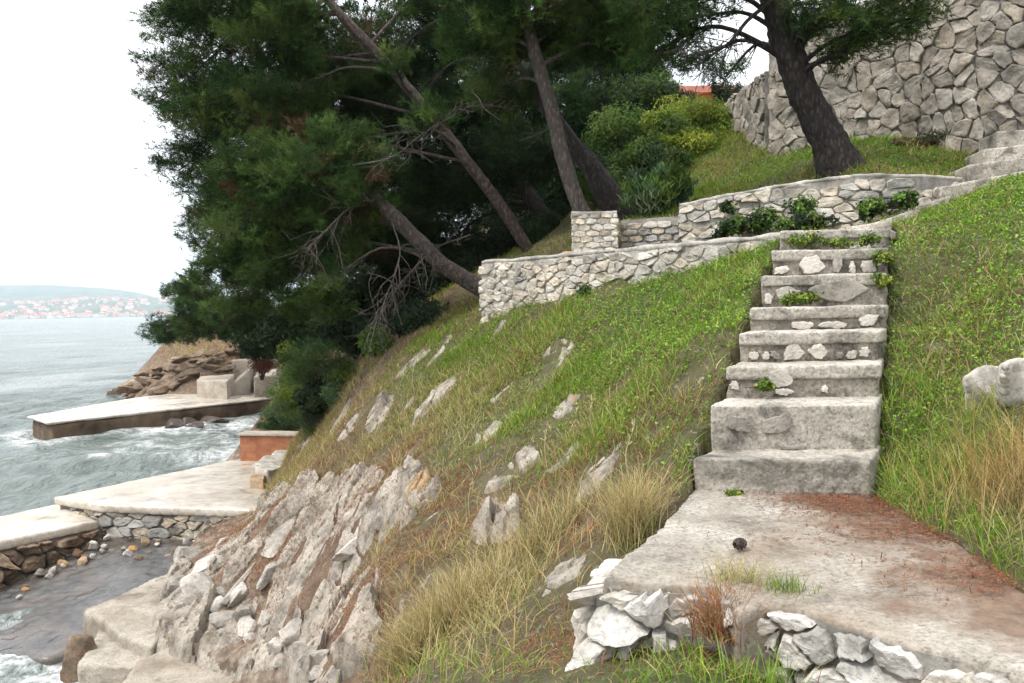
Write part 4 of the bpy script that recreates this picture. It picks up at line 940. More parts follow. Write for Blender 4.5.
def blades(base, r, h, wd, cols, lean=0.5, curl=0.8, tipcol=None, leandir=None):
    """grass: three-segment tapered strips"""
    n = len(base); h = np.broadcast_to(h, (n,)); a = r.uniform(0, 2 * math.pi, n)
    d = np.column_stack([np.cos(a), np.sin(a), np.zeros(n)])
    if leandir is not None: d = unit(d + np.asarray(leandir))
    l = np.abs(r.normal(0, lean, n)); cu = r.uniform(0.2, 1, n) * curl
    sdv = np.column_stack([-d[:, 1], d[:, 0], np.zeros(n)])
    ra = r.uniform(-0.9, 0.9, n); sdv = unit(sdv * np.cos(ra)[:, None] + d * np.sin(ra)[:, None])
    V = []; ts = (0.0, 0.4, 0.75, 1.0); ws = (1.0, 0.85, 0.55)
    for k, t in enumerate(ts):
        an = l * 0.6 + cu * t
        p = base + (d * (np.sin(an) * h * t)[:, None]) + np.array([0, 0, 1]) * (np.cos(an * 0.85) * h * t)[:, None]
        if k < 3:
            w_ = sdv * (np.broadcast_to(wd, (n,)) * ws[k] / 2)[:, None]; V += [p - w_, p + w_]
        else: V.append(p)
    V = np.stack(V, 1).reshape(-1, 3); i = np.arange(n)[:, None] * 7
    F4 = np.concatenate([i + [[0, 1, 3, 2]], i + [[2, 3, 5, 4]]]); F3 = i + [[4, 5, 6]]
    if tipcol is None: C = np.repeat(cols, 7, 0)
    else:
        t = np.array([0, 0, .4, .4, .75, .75, 1.0])[None, :, None]
        C = (cols[:, None, :] * (1 - t) + tipcol[:, None, :] * t).reshape(-1, 3)
    return V, [F4, F3], C

def palette(cols, n, r, jit=0.2):
    c = np.array(cols)[r.integers(0, len(cols), n)]
    return np.clip(c * (1 + r.normal(0, jit, (n, 1))) * (1 + r.normal(0, jit * 0.3, (n, 3))), 0.003, 1)

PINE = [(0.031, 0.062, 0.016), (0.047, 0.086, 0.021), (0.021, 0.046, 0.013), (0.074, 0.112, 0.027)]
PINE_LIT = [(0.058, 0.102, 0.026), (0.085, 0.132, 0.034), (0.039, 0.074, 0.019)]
PINE_SHADED = [(0.020, 0.038, 0.013), (0.030, 0.052, 0.017), (0.014, 0.028, 0.010)]  # needles inside the wood: its shade put into darker greens
BROWN = [(0.10, 0.055, 0.028), (0.075, 0.045, 0.025)]

def pine(label, trunk, radii, blobs, seed, bark, pal=PINE, dens=2400, K=10, wd=0.0105, ln=(0.08, 0.15), dead=0.03, limb_r=0.034, cat='pine tree', sides=14, dead_limbs=()):
    """trunk: (px, py, d) stations; blobs: (px, py, d, rx_px, ry_px) foliage masses; each mass hangs on a limb of its own"""
    r = np.random.default_rng(seed)
    tp = np.array([P(*q) for q in trunk]); g = tp[0].copy(); gz = float(ground(g[0], g[1]))
    if g[2] > gz - 0.1:
        tp = np.vstack([[g[0] + (tp[0] - tp[1])[0] * 0.1, g[1] + (tp[0] - tp[1])[1] * 0.1, gz - 0.3], tp]); radii = [radii[0] * 1.25] + list(radii)
    n = 130; path = smooth_path(tp, n); rr = np.interp(np.linspace(0, 1, n), np.linspace(0, 1, len(radii)), radii)
    path[1:-1] += 0.018 * fbm(path[1:-1] * 1.7, 2, seed)[:, None] * np.array([1, 1, 0.2])
    root = tag(empty('pine_tree', (path[0][0], path[0][1], gz)), label, cat)
    V, F = tube(path, rr, sides * 3, 0.24, seed); link('trunk', mesh_np('trunk', V, F, bark), root)
    tp_, td_, tc_, limbs = [], [], [], []
    for (px, py, d, rx, ry) in blobs:
        c = P(px, py, d); ax, az = rx * d / FPX, ry * d / FPX; ay = (ax + az) * 0.55
        far_ = np.linalg.norm(path - c, axis=1); far_[:int(n * 0.3)] += 100; k = int(np.argmin(far_ + np.maximum(path[:, 2] - c[2] + 0.3, 0) * 0.6)); s0 = path[k]
        mid = (s0 + c) / 2 + np.array([0, 0, 0.12 * np.linalg.norm(c - s0)]) + r.normal(0, 0.12, 3)
        lp = smooth_path([s0, mid, c + (0, 0, -0.25 * az)], 14); lr = np.linspace(min(rr[k] * 0.6, limb_r), 0.014, 14)
        limbs.append(tube(lp, lr, 6, 0.1, seed))
        ns = max(10, int(20 * ax * az + 10))
        u = unit(r.normal(size=(ns, 3))); u[:, 2] = u[:, 2] * 0.9 + 0.08
        tips = c + u * np.array([ax, ay, az]) * r.uniform(0.55, 1.08, (ns, 1))
        ncl = max(8, int(dens * ax * az / ns))
        for tip in tips:
            st_ = lp[r.integers(7, 14)]; out_ = tip - st_; Ld = np.linalg.norm(out_)
            md = st_ + out_ * 0.55 + np.array([0, 0, -0.10 * Ld]) + r.normal(0, 0.06, 3)
            sp_ = smooth_path([st_, md, tip + (0, 0, 0.05)], 7); limbs.append(tube(sp_, np.linspace(0.010, 0.004, 7), 3))
            t = r.uniform(0.3, 1.04, ncl); ii = np.clip((t * 6).astype(int), 0, 5); f = (t * 6 - ii)[:, None]
            q = sp_[ii] * (1 - f) + sp_[ii + 1] * f
            sdw = 0.20 * np.sqrt(max(ax * az, 0.05)) * (1.15 - t)[:, None]
            q = q + r.normal(0, 1, (ncl, 3)) * np.array([1, 1, 0.55]) * (0.05 + sdw)
            dr = unit(unit(out_) * 0.8 + r.normal(0, 0.55, (ncl, 3)) + np.array([0, 0, 0.45]))
            tp_.append(q); td_.append(dr)
            base = palette(pal, 1, r, 0.22) * r.uniform(0.6, 1.45); tc_.append(np.clip(base * (1 + r.normal(0, 0.12, (ncl, 1))), 0.004, 1) if r.random() > dead else palette(BROWN, ncl, r))
    tp_, td_, tc_ = np.concatenate(tp_), np.concatenate(td_), np.concatenate(tc_)
    V, F, C = needles(tp_, td_, r, K=K, wd=wd, ln=ln, cols=tc_)
    cr = link('crown', mesh_np('crown', V, F, M['needle'], cols=C, smooth=False), root)
    V, F = merge(limbs); link('branches', mesh_np('branches', V, F, bark), root)
    if dead_limbs:
        parts = []
        for pts, r0 in dead_limbs:
            pp = smooth_path([P(*q) for q in pts], 16); parts.append(tube(pp, np.linspace(r0, r0 * 0.25, 16), 6, 0.1))
            for k in range(4, 16):
                for _ in range(2):
                    L = r.uniform(0.25, 0.75); dr = unit(unit(pp[k] - pp[k - 1]) * 0.6 + r.normal(0, 0.6, 3) + (0, 0, -0.25))
                    e = pp[k] + dr * L; tw = smooth_path([pp[k], pp[k] + dr * L * 0.5 + r.normal(0, 0.05, 3), e + (0, 0, -0.08)], 6)
                    parts.append(tube(tw, np.linspace(0.009, 0.004, 6), 3))
                    for _ in range(3):
                        m_ = tw[r.integers(2, 6)]; d2 = unit(dr + r.normal(0, 0.7, 3)); parts.append(tube(np.array([m_, m_ + d2 * r.uniform(0.1, 0.3)]), [0.005, 0.003], 3))
        V, F = merge(parts); link('dead_branches', mesh_np('dead_branches', V, F, bark if bark is M['bark_dark'] else M['dead']), root)
    return root

# ------------------------------------------------------------------ the pines
pine('leaning grey pine whose trunk slants left from the end of the terrace wall', [(492, 297, 14.3), (470, 282, 14.3), (440, 262, 14.2), (403, 226, 14.1), (376, 200, 14.0), (330, 160, 14.2)],
     [0.15, 0.14, 0.13, 0.12, 0.11, 0.05],
     [(362, 186, 13.6, 40, 24), (300, 180, 14.0, 62, 40), (250, 215, 14.5, 60, 44), (210, 262, 15.5, 52, 34), (285, 265, 15.0, 60, 34), (350, 215, 14.6, 50, 40), (335, 150, 14.0, 52, 30), (378, 166, 13.8, 32, 20), (245, 160, 14.4, 42, 30), (235, 300, 16.5, 42, 26), (300, 305, 17.0, 50, 26)],
     301, M['bark_grey'], PINE + PINE_LIT, dead_limbs=[([(376, 204, 13.9), (350, 208, 13.7), (325, 232, 13.4), (308, 248, 13.2)], 0.022), ([(392, 222, 13.9), (400, 255, 13.4), (385, 300, 13.2), (378, 318, 13.1)], 0.014),
                                            ([(335, 168, 13.8), (390, 158, 12.9), (420, 136, 12.6), (480, 100, 12.4)], 0.016), ([(470, 235, 14.6), (440, 246, 14.2), (420, 262, 13.6), (392, 292, 13.2)], 0.014)])
pine('tall pine with a long reddish trunk slanting to the upper left through the shade', [(532, 256, 16.6), (500, 205, 16.4), (450, 140, 16.2), (405, 84, 16.0), (355, 30, 15.8), (310, -20, 15.8)],
     [0.12, 0.112, 0.104, 0.096, 0.088, 0.06],
     [(428, 112, 14.6, 30, 18), (395, 62, 15.0, 22, 12), (340, 60, 17.2, 70, 42), (310, 5, 15.8, 50, 34), (270, 40, 16.2, 70, 46), (205, 30, 17.0, 58, 46), (170, 85, 17.6, 36, 40), (215, 120, 17.2, 58, 46), (285, 105, 16.4, 56, 40), (178, 160, 18.2, 30, 42), (205, 205, 18.5, 44, 36), (165, 15, 17.6, 32, 30), (240, -20, 16.5, 80, 40), (425, 0, 16.6, 50, 34), (255, 165, 17.6, 50, 38)],
     302, M['bark'], PINE)
pine('straight brown pine trunk standing just behind the square stone pier', [(584, 222, 12.7), (578, 205, 12.7), (564, 160, 12.7), (551, 110, 12.7), (540, 72, 12.7), (522, 0, 12.7), (505, -80, 12.8)],
     [0.13, 0.115, 0.105, 0.10, 0.09, 0.06],
     [(520, 8, 12.6, 80, 40), (482, 34, 12.8, 56, 38), (590, 25, 12.8, 62, 38), (540, 55, 13.6, 60, 28), (470, -20, 12.6, 90, 40), (610, -10, 12.4, 70, 36), (630, 45, 13.0, 36, 30), (500, 90, 14.2, 52, 28)],
     303, M['bark_grey'], PINE)
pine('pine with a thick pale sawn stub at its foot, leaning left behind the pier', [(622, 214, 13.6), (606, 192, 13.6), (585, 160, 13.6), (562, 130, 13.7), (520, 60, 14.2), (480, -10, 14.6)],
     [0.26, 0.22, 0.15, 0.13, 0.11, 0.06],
     [(480, 100, 17.6, 66, 40), (400, 120, 18.0, 60, 42), (370, 75, 18.0, 62, 40), (520, 150, 16.4, 50, 34), (430, 50, 17.8, 60, 36), (550, 170, 16.6, 40, 26)], 304, M['bark_dark'], PINE_SHADED)
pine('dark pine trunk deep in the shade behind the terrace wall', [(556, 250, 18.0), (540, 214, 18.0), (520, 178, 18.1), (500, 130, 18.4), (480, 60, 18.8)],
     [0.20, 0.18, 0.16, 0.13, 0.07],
     [(455, 180, 18.4, 70, 44), (400, 215, 18.2, 62, 40), (520, 130, 18.8, 70, 44), (350, 110, 18.6, 70, 50), (340, 250, 18.6, 60, 38), (430, 265, 19.5, 60, 36), (590, 110, 19.0, 56, 44), (300, 210, 19.4, 60, 50)], 305, M['bark_dark'], PINE_SHADED)
pine('big dark pine leaning left in front of the tall stone wall', [(842, 176, 11.4), (828, 140, 11.4), (803, 92, 11.4), (785, 40, 11.4), (774, 0, 11.4), (758, -60, 11.5), (735, -130, 11.6)],
     [0.32, 0.225, 0.20, 0.185, 0.175, 0.165, 0.11],
     [(830, 20, 10.9, 34, 22), (880, 30, 10.7, 36, 22), (915, 12, 10.5, 30, 20), (850, 55, 11.2, 22, 16), (700, 10, 11.2, 52, 24), (655, 45, 11.6, 40, 26), (695, 62, 12.2, 34, 20), (640, 5, 11.4, 44, 26), (820, -2, 10.6, 50, 22), (870, 12, 10.4, 40, 26), (850, 40, 10.8, 26, 20), (905, -8, 10.2, 40, 22), (730, -30, 11.0, 80, 30), (725, 74, 12.6, 16, 12), (800, 30, 11.8, 18, 18)],
     306, M['bark_dark'], PINE, dens=1700, limb_r=0.04, sides=20, dead_limbs=[([(768, 4, 11.3), (748, 20, 11.2), (728, 44, 11.1), (712, 50, 11.0), (700, 56, 10.9)], 0.035)])
pine('pine at the water on the left edge of the wood, low over the shore rocks', [(243, 338, 44), (225, 318, 43), (200, 295, 42), (180, 275, 41)], [0.22, 0.2, 0.15, 0.08],
     [(160, 338, 42, 16, 10), (185, 338, 42, 18, 9), (215, 330, 40, 24, 14), (245, 335, 36, 26, 16), (190, 288, 40, 22, 16), (215, 300, 38, 34, 20), (165, 322, 42, 20, 11), (155, 333, 43, 13, 12), (195, 325, 40, 30, 16), (235, 315, 36, 34, 20), (190, 305, 40, 26, 16), (172, 292, 41, 12, 10)],
     307, M['bark_dark'], PINE, dens=1100, K=9, wd=0.016, ln=(0.14, 0.24))
for i, (lab, px, py, d, bl) in enumerate([
    ('dark pine deep in the wood, filling the shade above the coast', 330, 345, 25, [(460, 215, 23, 60, 34), (285, 130, 24, 60, 46), (270, 185, 24, 60, 46), (240, 110, 24, 60, 50), (300, 255, 24, 70, 50), (380, 250, 24, 70, 56), (250, 260, 25, 48, 44), (320, 180, 25, 80, 60), (230, 200, 24, 40, 56), (310, 310, 24, 80, 26), (390, 320, 22, 50, 26), (250, 315, 25, 40, 22)]),
    ('dense dark pine behind the long slanting trunk', 430, 300, 26, [(440, 160, 25, 90, 80), (520, 200, 25, 70, 60), (430, 270, 24, 80, 50), (360, 60, 25, 110, 70), (500, 60, 26, 100, 70), (250, 70, 25, 80, 70), (540, 255, 24, 44, 30)]),
    ('dark green pine at the back of the wood, behind the stone pier', 590, 190, 27, [(590, 60, 26, 70, 60), (600, 130, 25, 56, 50), (560, 190, 24, 50, 40), (640, 60, 27, 40, 36), (600, 0, 26, 80, 50), (660, 20, 27, 40, 34)])]):
    pine(lab, [(px, py, d), (px - 5, py - 60, d), (px - 15, py - 140, d), (px - 20, py - 230, d)], [0.3, 0.26, 0.2, 0.1], bl, 310 + i, M['bark_dark'], PINE_SHADED, dens=800, K=8, wd=0.024, ln=(0.13, 0.22))

# ------------------------------------------------------------------ shrubs
def shrub(name, label, cat, blobs, base, pal, seed, n=6000, ln=(0.04, 0.08), asp=0.45, upright=0.0, group=None, stem=0.012, brown=0.0, tol=0.25, leafmat=None):
    """blobs: (px, py, d, rx_px, ry_px[, depth_m]); base: (px, py, d) or None for the ground below the first blob"""
    r = np.random.default_rng(seed); Ps, Ns, Cs, stems = [], [], [], []
    cs = [P(*b[:3]) for b in blobs]; ar = np.array([b[3] * b[4] * b[2] ** 2 for b in blobs]); ar = ar / ar.sum()
    if base is None:
        g = cs[0].copy(); g[2] = float(ground(g[0], g[1]))
    else: g = P(*base)
    for b_, c, a in zip(blobs, cs, ar):
        ax, az = b_[3] * b_[2] / FPX, b_[4] * b_[2] / FPX; ay = b_[5] if len(b_) > 5 else (ax + az) / 2
        ncl = max(6, int(34 * a ** 0.5)); k = max(20, int(n * a / ncl)); sz = np.array([ax, ay, az])
        u = unit(r.normal(size=(ncl, 3))); cl = c + u * sz * r.uniform(0.35, 0.95, (ncl, 1))
        for q in cl:
            d = unit(r.normal(size=(k, 3))); rad = r.random((k, 1)) ** 0.45
            pp = q + d * rad * sz * 0.48 * r.uniform(0.7, 1.2)
            Ps.append(pp); Ns.append(unit(unit(pp - c) + r.normal(0, 0.6, (k, 3)) + np.array([0, 0, 0.3])))
            col = palette(pal, 1, r, 0.2); Cs.append(np.clip(col * (1 + r.normal(0, 0.18, (k, 1))), 0.004, 1) if r.random() > brown else palette(BROWN, k, r))
            sp = smooth_path([g + r.normal(0, 0.04, 3) * np.array([1, 1, 0]), (g + q) / 2 + r.normal(0, 0.08, 3) * sz, q], 7); stems.append(tube(sp, np.linspace(stem, stem * 0.35, 7), 4))
    Ps, Ns, Cs = np.concatenate(Ps), np.concatenate(Ns), np.concatenate(Cs)
    gz = ground(Ps[:, 0], Ps[:, 1]); ok = Ps[:, 2] > gz - tol * 0.2; ok = ok if ok.sum() > 20 else ok | True; Ps, Ns, Cs = Ps[ok], Ns[ok], Cs[ok]
    if upright: V, F, C = leaves(Ps, perp(unit(np.column_stack([Ps[:, 0] - g[0], Ps[:, 1] - g[1], np.full(len(Ps), upright)])), r), r, ln, asp, Cs, droop=-upright)
    else: V, F, C = leaves(Ps, Ns, r, ln, asp, Cs)
    root = tag(empty(name, g), label, cat, group)
    link('foliage', mesh_np('foliage', V, F, leafmat or M['leaf'], cols=C, smooth=False), root)
    V, F = merge(stems); link('stems', mesh_np('stems', V, F, M['bark']), root)
    return root
GREEN = [(0.080, 0.140, 0.024), (0.110, 0.180, 0.032), (0.060, 0.110, 0.022)]
YGREEN = [(0.200, 0.255, 0.032), (0.265, 0.295, 0.045), (0.150, 0.215, 0.030)]
BGREEN = [(0.075, 0.130, 0.056), (0.100, 0.160, 0.070), (0.052, 0.095, 0.042)]
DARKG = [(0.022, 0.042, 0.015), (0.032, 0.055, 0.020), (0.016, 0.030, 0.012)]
shrub('oleander', 'dark green oleander with upright narrow leaves behind the low parapet wall', 'shrub', [(652, 194, 12.1, 26, 24), (672, 190, 12.3, 20, 20), (636, 200, 12.1, 16, 16)], (655, 222, 12.2), BGREEN + GREEN, 401, 5200, (0.10, 0.19), 0.16, upright=1.3)
shrub('broom_bush', 'yellow green rounded bush below the orange house, left of the stone wall corner', 'shrub', [(690, 122, 17.0, 46, 28), (724, 132, 16.8, 24, 26), (665, 138, 16.6, 34, 28), (700, 146, 16.2, 36, 20)], None, YGREEN + YGREEN + GREEN, 402, 34000, (0.05, 0.10), 0.28)
shrub('bush', 'mid green bush between the pine trunks and the yellow green bush', 'shrub', [(620, 142, 17.5, 42, 36), (640, 165, 16.5, 36, 28), (600, 178, 16.5, 28, 24), (672, 168, 15.8, 26, 18)], None, GREEN + GREEN + DARKG, 403, 34000, (0.06, 0.11), 0.3)
shrub('bush', 'tall green bush high on the slope under the pine crowns, left of the orange house', 'shrub', [(640, 100, 24, 44, 24), (600, 110, 24, 30, 26), (672, 112, 24, 26, 18), (650, 90, 27, 34, 18)], None, DARKG + GREEN, 404, 20000, (0.09, 0.16), 0.35)
shrub('bush', 'dark bush beside the orange house, just left of the stone wall', 'shrub', [(722, 100, 26, 14, 20), (738, 100, 27, 10, 14), (650, 80, 40, 24, 14)], None, DARKG, 405, 9000, (0.09, 0.15), 0.35)
shrub('tamarisk', 'blue green feathery shrub on the slope above the brick block', 'shrub', [(325, 372, 17.5, 42, 30), (300, 398, 18.0, 34, 22), (298, 372, 19.5, 28, 26), (345, 395, 16.6, 26, 18), (300, 410, 19.0, 22, 22), (316, 416, 17.4, 26, 18)], None, BGREEN + GREEN + YGREEN[:1], 406, 42000, (0.05, 0.10), 0.12, upright=0.4)
shrub('bush', 'bright green leafy bush under the leaning trunk at the edge of the shade', 'shrub', [(376, 342, 15.3, 17, 15), (392, 350, 15.0, 12, 10)], None, GREEN, 407, 2600, (0.06, 0.10), 0.5)
shrub('bush', 'reddish brown dry bush above the blocks of the far jetty', 'shrub', [(262, 364, 37.5, 14, 11)], (262, 380, 38.0), [(0.13, 0.045, 0.03), (0.10, 0.05, 0.03)], 408, 1500, (0.10, 0.18), 0.3)
hq = [(x_, y_, float((hit(x_, y_) - EYE) @ FWD) - 0.35) for x_, y_ in ((280, 412), (268, 424), (292, 424), (262, 410))]
shrub('bush', 'low blue green shrub between the far jetty and the brick block', 'shrub', [(*hq[0], 20, 12), (*hq[1], 14, 8), (*hq[2], 16, 9), (*hq[3], 10, 8)], (hq[0][0], hq[0][1] + 10, hq[0][2]), BGREEN + GREEN, 409, 9000, (0.06, 0.12), 0.16, upright=0.4, tol=2)
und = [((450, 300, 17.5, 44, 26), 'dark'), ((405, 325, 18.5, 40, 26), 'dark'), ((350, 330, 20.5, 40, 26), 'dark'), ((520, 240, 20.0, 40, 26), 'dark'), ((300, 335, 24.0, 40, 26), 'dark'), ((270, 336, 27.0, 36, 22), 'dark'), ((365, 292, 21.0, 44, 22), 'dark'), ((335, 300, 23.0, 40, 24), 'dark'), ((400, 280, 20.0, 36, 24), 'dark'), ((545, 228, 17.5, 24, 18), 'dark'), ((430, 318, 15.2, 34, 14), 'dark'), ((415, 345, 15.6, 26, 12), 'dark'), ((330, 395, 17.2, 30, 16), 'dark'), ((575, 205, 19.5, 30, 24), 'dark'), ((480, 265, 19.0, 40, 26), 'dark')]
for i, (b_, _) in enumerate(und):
    shrub('undergrowth_bush', 'dark evergreen bush in the deep shade under the pines', 'shrub', [b_, (b_[0] - 14, b_[1] + 6, b_[2] - 0.4, b_[3] * 0.6, b_[4] * 0.7)], (b_[0], b_[1] + b_[4] * 0.9, b_[2]), DARKG + PINE_SHADED, 420 + i, 9000, (0.003 * b_[2] + 0.02, 0.006 * b_[2] + 0.03), 0.4, group='bushes in the shade under the pines')
shrub('wall_shrub', 'dark shrub at the foot of the tall stone wall above the top steps', 'shrub', [(985, 124, 12.0, 26, 14), (1010, 118, 11.6, 18, 14)], (990, 140, 12.0), DARKG + BGREEN, 440, 5200, (0.04, 0.08), 0.4)
shrub('wall_shrub', 'low reddish weeds along the base of the tall stone wall', 'weeds', [(905, 150, 12.2, 26, 9), (940, 142, 12.2, 26, 9)], (915, 158, 12.2), [(0.09, 0.045, 0.03), (0.06, 0.08, 0.025), (0.05, 0.075, 0.02)], 441, 3600, (0.04, 0.08), 0.4)
for i, (lab, bl) in enumerate([('dark green creeper hanging over the left part of the curved wall', [(738, 226, 10.0, 22, 9, 0.12), (765, 220, 9.85, 16, 13, 0.12), (722, 232, 10.1, 12, 6, 0.1)]), ('dark creeper hanging in the middle of the curved wall', [(800, 208, 9.65, 14, 12, 0.12), (812, 220, 9.5, 22, 8, 0.15), (788, 226, 9.5, 14, 7, 0.12)]),
                               ('small dark creeper at the right end of the curved wall beside the upper steps', [(870, 208, 9.35, 12, 9, 0.1), (905, 200, 9.3, 14, 8, 0.1)]), ('little tuft of green growing out of the joints of the curved wall', [(727, 207, 10.2, 6, 5, 0.06)]), ('small tuft of weeds on the terrace wall face', [(587, 290, 10.5, 9, 6, 0.08)])]):
    shrub('creeper', lab, 'creeper', bl, (bl[0][0], bl[0][1] + 4, bl[0][2] + 0.05), DARKG + GREEN + GREEN, 450 + i, 2600 if i < 3 else 350, (0.03, 0.065), 0.55, tol=3)
for i, (lab, bl, n_) in enumerate([('bright green weeds growing from the riser of the sixth step', [(803, 298, 6.62, 20, 5, 0.06), (790, 300, 6.6, 10, 4, 0.05)], 500), ('green weeds spread along the front of the topmost step', [(808, 239, 7.68, 22, 7, 0.08), (840, 242, 7.6, 24, 5, 0.08), (870, 240, 7.6, 16, 6, 0.08)], 1100),
                                   ('tiny weed in a crack of the third step', [(765, 385, 5.46, 6, 4, 0.03)], 70), ('weeds pressed against the right side of the seventh step', [(884, 258, 7.15, 12, 8, 0.1), (880, 280, 6.7, 9, 8, 0.08)], 420), ('small green weed at the foot of the first step', [(735, 497, 4.8, 9, 3, 0.05)], 120)]):
    shrub('weed_clump', lab, 'weeds', bl, (bl[0][0], bl[0][1] + 3, bl[0][2] + 0.03), GREEN + YGREEN, 470 + i, n_, (0.018, 0.042), 0.6, stem=0.003, tol=9)

# ------------------------------------------------------------------ rocks
def rot(v, yaw, pitch, roll):
    m_ = np.array(Matrix.Rotation(yaw, 3, 'Z') @ Matrix.Rotation(pitch, 3, 'X') @ Matrix.Rotation(roll, 3, 'Y')); return v @ m_.T
def rock(name, label, px, py, wpx, hpx, seed, matl='rock', group=None, flat=0.8, sink=0.3, cat='rock', yaw=None, at_p=None, sub=4, smooth=False, lean=0.35):
    r = np.random.default_rng(seed); p_ = at_p if at_p is not None else hit(px, py + hpx * 0.35)
    if p_ is None: return None
    d = (p_ - EYE) @ FWD; W_, H_ = wpx * d / FPX, hpx * d / FPX
    v, f = stone_lump(W_, H_ * 1.35, W_ * flat, seed, sub)
    v = rot(v, r.uniform(-0.5, 0.5) if yaw is None else yaw, r.normal(0, lean), r.normal(0, lean))
    v = v + fbm(v * (3.0 / max(W_, 0.05)), 3, seed)[:, None] * 0.03 * W_
    v = v + p_ + np.array([0, 0, H_ * (0.5 - sink)])
    return solo(name, mesh_np(name, v, f, M[matl], smooth=smooth), label, cat, group)
LEDGES = []
def ledge(label, px, py, wpx, hpx, seed, group=None, hgt=0.16, name='rock', cat='rock', matl='bedrock'):
    """a half buried ledge of the same bedding as the outcrop, rising a little out of the slope"""
    p_ = hit(px, py + hpx * 0.2)
    if p_ is None: return None
    d = (p_ - EYE) @ FWD; a = wpx * d / FPX / 2; b_ = min(max(hpx * d / FPX / 2 * 2.0, a * 0.45), a * 1.5); R_ = 1.5
    st = max(0.012, d * 0.0016); X = np.arange(-a * R_, a * R_, st); Y = np.arange(-b_ * R_, b_ * R_, st)
    if len(X) < 4 or len(Y) < 4: return None
    gx, gy = np.meshgrid(X, Y); gx = gx.ravel(); gy = gy.ravel(); q_ = np.column_stack([gx + p_[0], gy + p_[1]])
    rad = np.sqrt((gx / a) ** 2 + (gy / b_) ** 2) + 0.45 * fbm(q_ * (1.1 / a), 4, seed)
    mk = 1 - sstep(0.62, 1.05, rad)
    LEDGES.append((p_[0], p_[1], a, b_))
    z, so_ = bedrock(q_, seed % 7, (0.34, 0.46), (0.12, 0.19), 0.12, 0.05, dip=0.12); z = z * min(1.0, a * 2.2)
    Z = ground(q_[:, 0], q_[:, 1]) - 0.05 + mk * (hgt * min(1, a * 3.0) + z) - (1 - mk) * 0.16
    return solo(name, mesh_np(name, np.column_stack([q_, Z]), grid_faces(len(X), len(Y)), M[matl], attrs={'soil': np.clip(so_ * 0.6 + 0.5 * (1 - mk), 0, 1)}, smooth=False), label, cat, group)
def flat_boulder(lab, i):
    ol = [[(964, 376), (984, 364), (1001, 365), (1002, 402), (990, 414), (966, 412)], [(1004, 366), (1022, 358), (1052, 362), (1056, 402), (1030, 410), (1003, 404)]][i]
    p_ = hit(*[(980, 408), (1020, 404)][i]); d = (p_ - EYE) @ FWD; bm = bmesh.new()
    f = [bm.verts.new(P(x, y, d - 0.02 + 0.05 * ((k * 7) % 3 - 1))) for k, (x, y) in enumerate(ol)]; k_ = [bm.verts.new(P(x * 0.94 + 60, y + 8, d + 0.5)) for x, y in ol]
    bm.faces.new(f); bm.faces.new(k_[::-1])
    for a in range(6): bm.faces.new((f[a], k_[a], k_[(a + 1) % 6], f[(a + 1) % 6]))
    bmesh.ops.recalc_face_normals(bm, faces=bm.faces)
    solo('boulder', rough_solid('boulder', bm, M['rock_white'], 0.014, 0.05, 3.0, 0.012, 540 + i, 2), lab, 'rock')
UNIQUE = [
    ('large cream boulder in the grass bank right of the stairs', 986, 388, 50, 54, 'rock_white'), ('second pale boulder pressed against the large cream one in the right bank', 1034, 384, 60, 56, 'rock_white'),
    ('long pale slab of rock lying flat among the brown undergrowth', 512, 470, 62, 26, 'rock'), ('whitish tilted slab of rock beside green grass left of the path', 600, 468, 44, 28, 'rock_white'),
    ('wide flat grey boulder among straw left of the white retaining stones', 556, 570, 84, 46, 'rock'), ('upright pale rock standing above the wide flat boulder', 590, 516, 26, 32, 'rock_white'),
    ('orange stained rock half buried in dry undergrowth', 420, 482, 50, 26, 'rock_orange'), ('grey rocks breaking out of the grass below the terrace wall', 556, 350, 34, 32, 'rock'),
    ('pale rock in the middle of the green bank', 616, 386, 22, 18, 'rock_white'), ('white rock at the foot of the blue green shrub', 342, 412, 30, 26, 'rock_white'), ('white rock on the edge of the slope above the brick block', 380, 398, 30, 26, 'rock_white'),
    ('small white rock below the corner of the terrace wall', 446, 337, 16, 14, 'rock_white'), ('grey rock below the left end of the terrace wall', 500, 326, 20, 16, 'rock'), ('flat grey rock at the bottom edge below the straw tussock', 470, 672, 30, 14, 'rock'),
    ('large pale rock at the bottom of the outcrop, its front face square', 318, 668, 56, 44, 'rock_white'), ('grey rock beside the square pale one at the bottom of the photo', 352, 672, 30, 34, 'rock'), ('narrow pale rock at the bottom left of the straw tussock', 378, 668, 20, 34, 'rock_white'),
    ('pale rock half hidden by red brown stems in the slope', 400, 500, 44, 22, 'rock'), ('mossy rock under the straw beside the path edge', 640, 570, 30, 24, 'rock'), ('small orange rock in the bank between the path and the flat slab', 668, 455, 20, 14, 'rock_orange'),
    ('flat pale stone in the upper right bank near the stairs', 932, 344, 26, 10, 'rock_orange'), ('small brown stone in the grass to the right of the fourth step', 905, 330, 16, 8, 'rock_orange'),
]
for i, (lab, px, py, wd, ht, mt) in enumerate(UNIQUE): flat_boulder(lab, i) if i < 2 else ledge(lab, px, py, wd * 1.25, ht * 1.2, 500 + i, hgt=0.07, matl={'rock_orange': 'bedrock_orange'}.get(mt, 'bedrock'))
rr_ = random.Random(17); pts = []
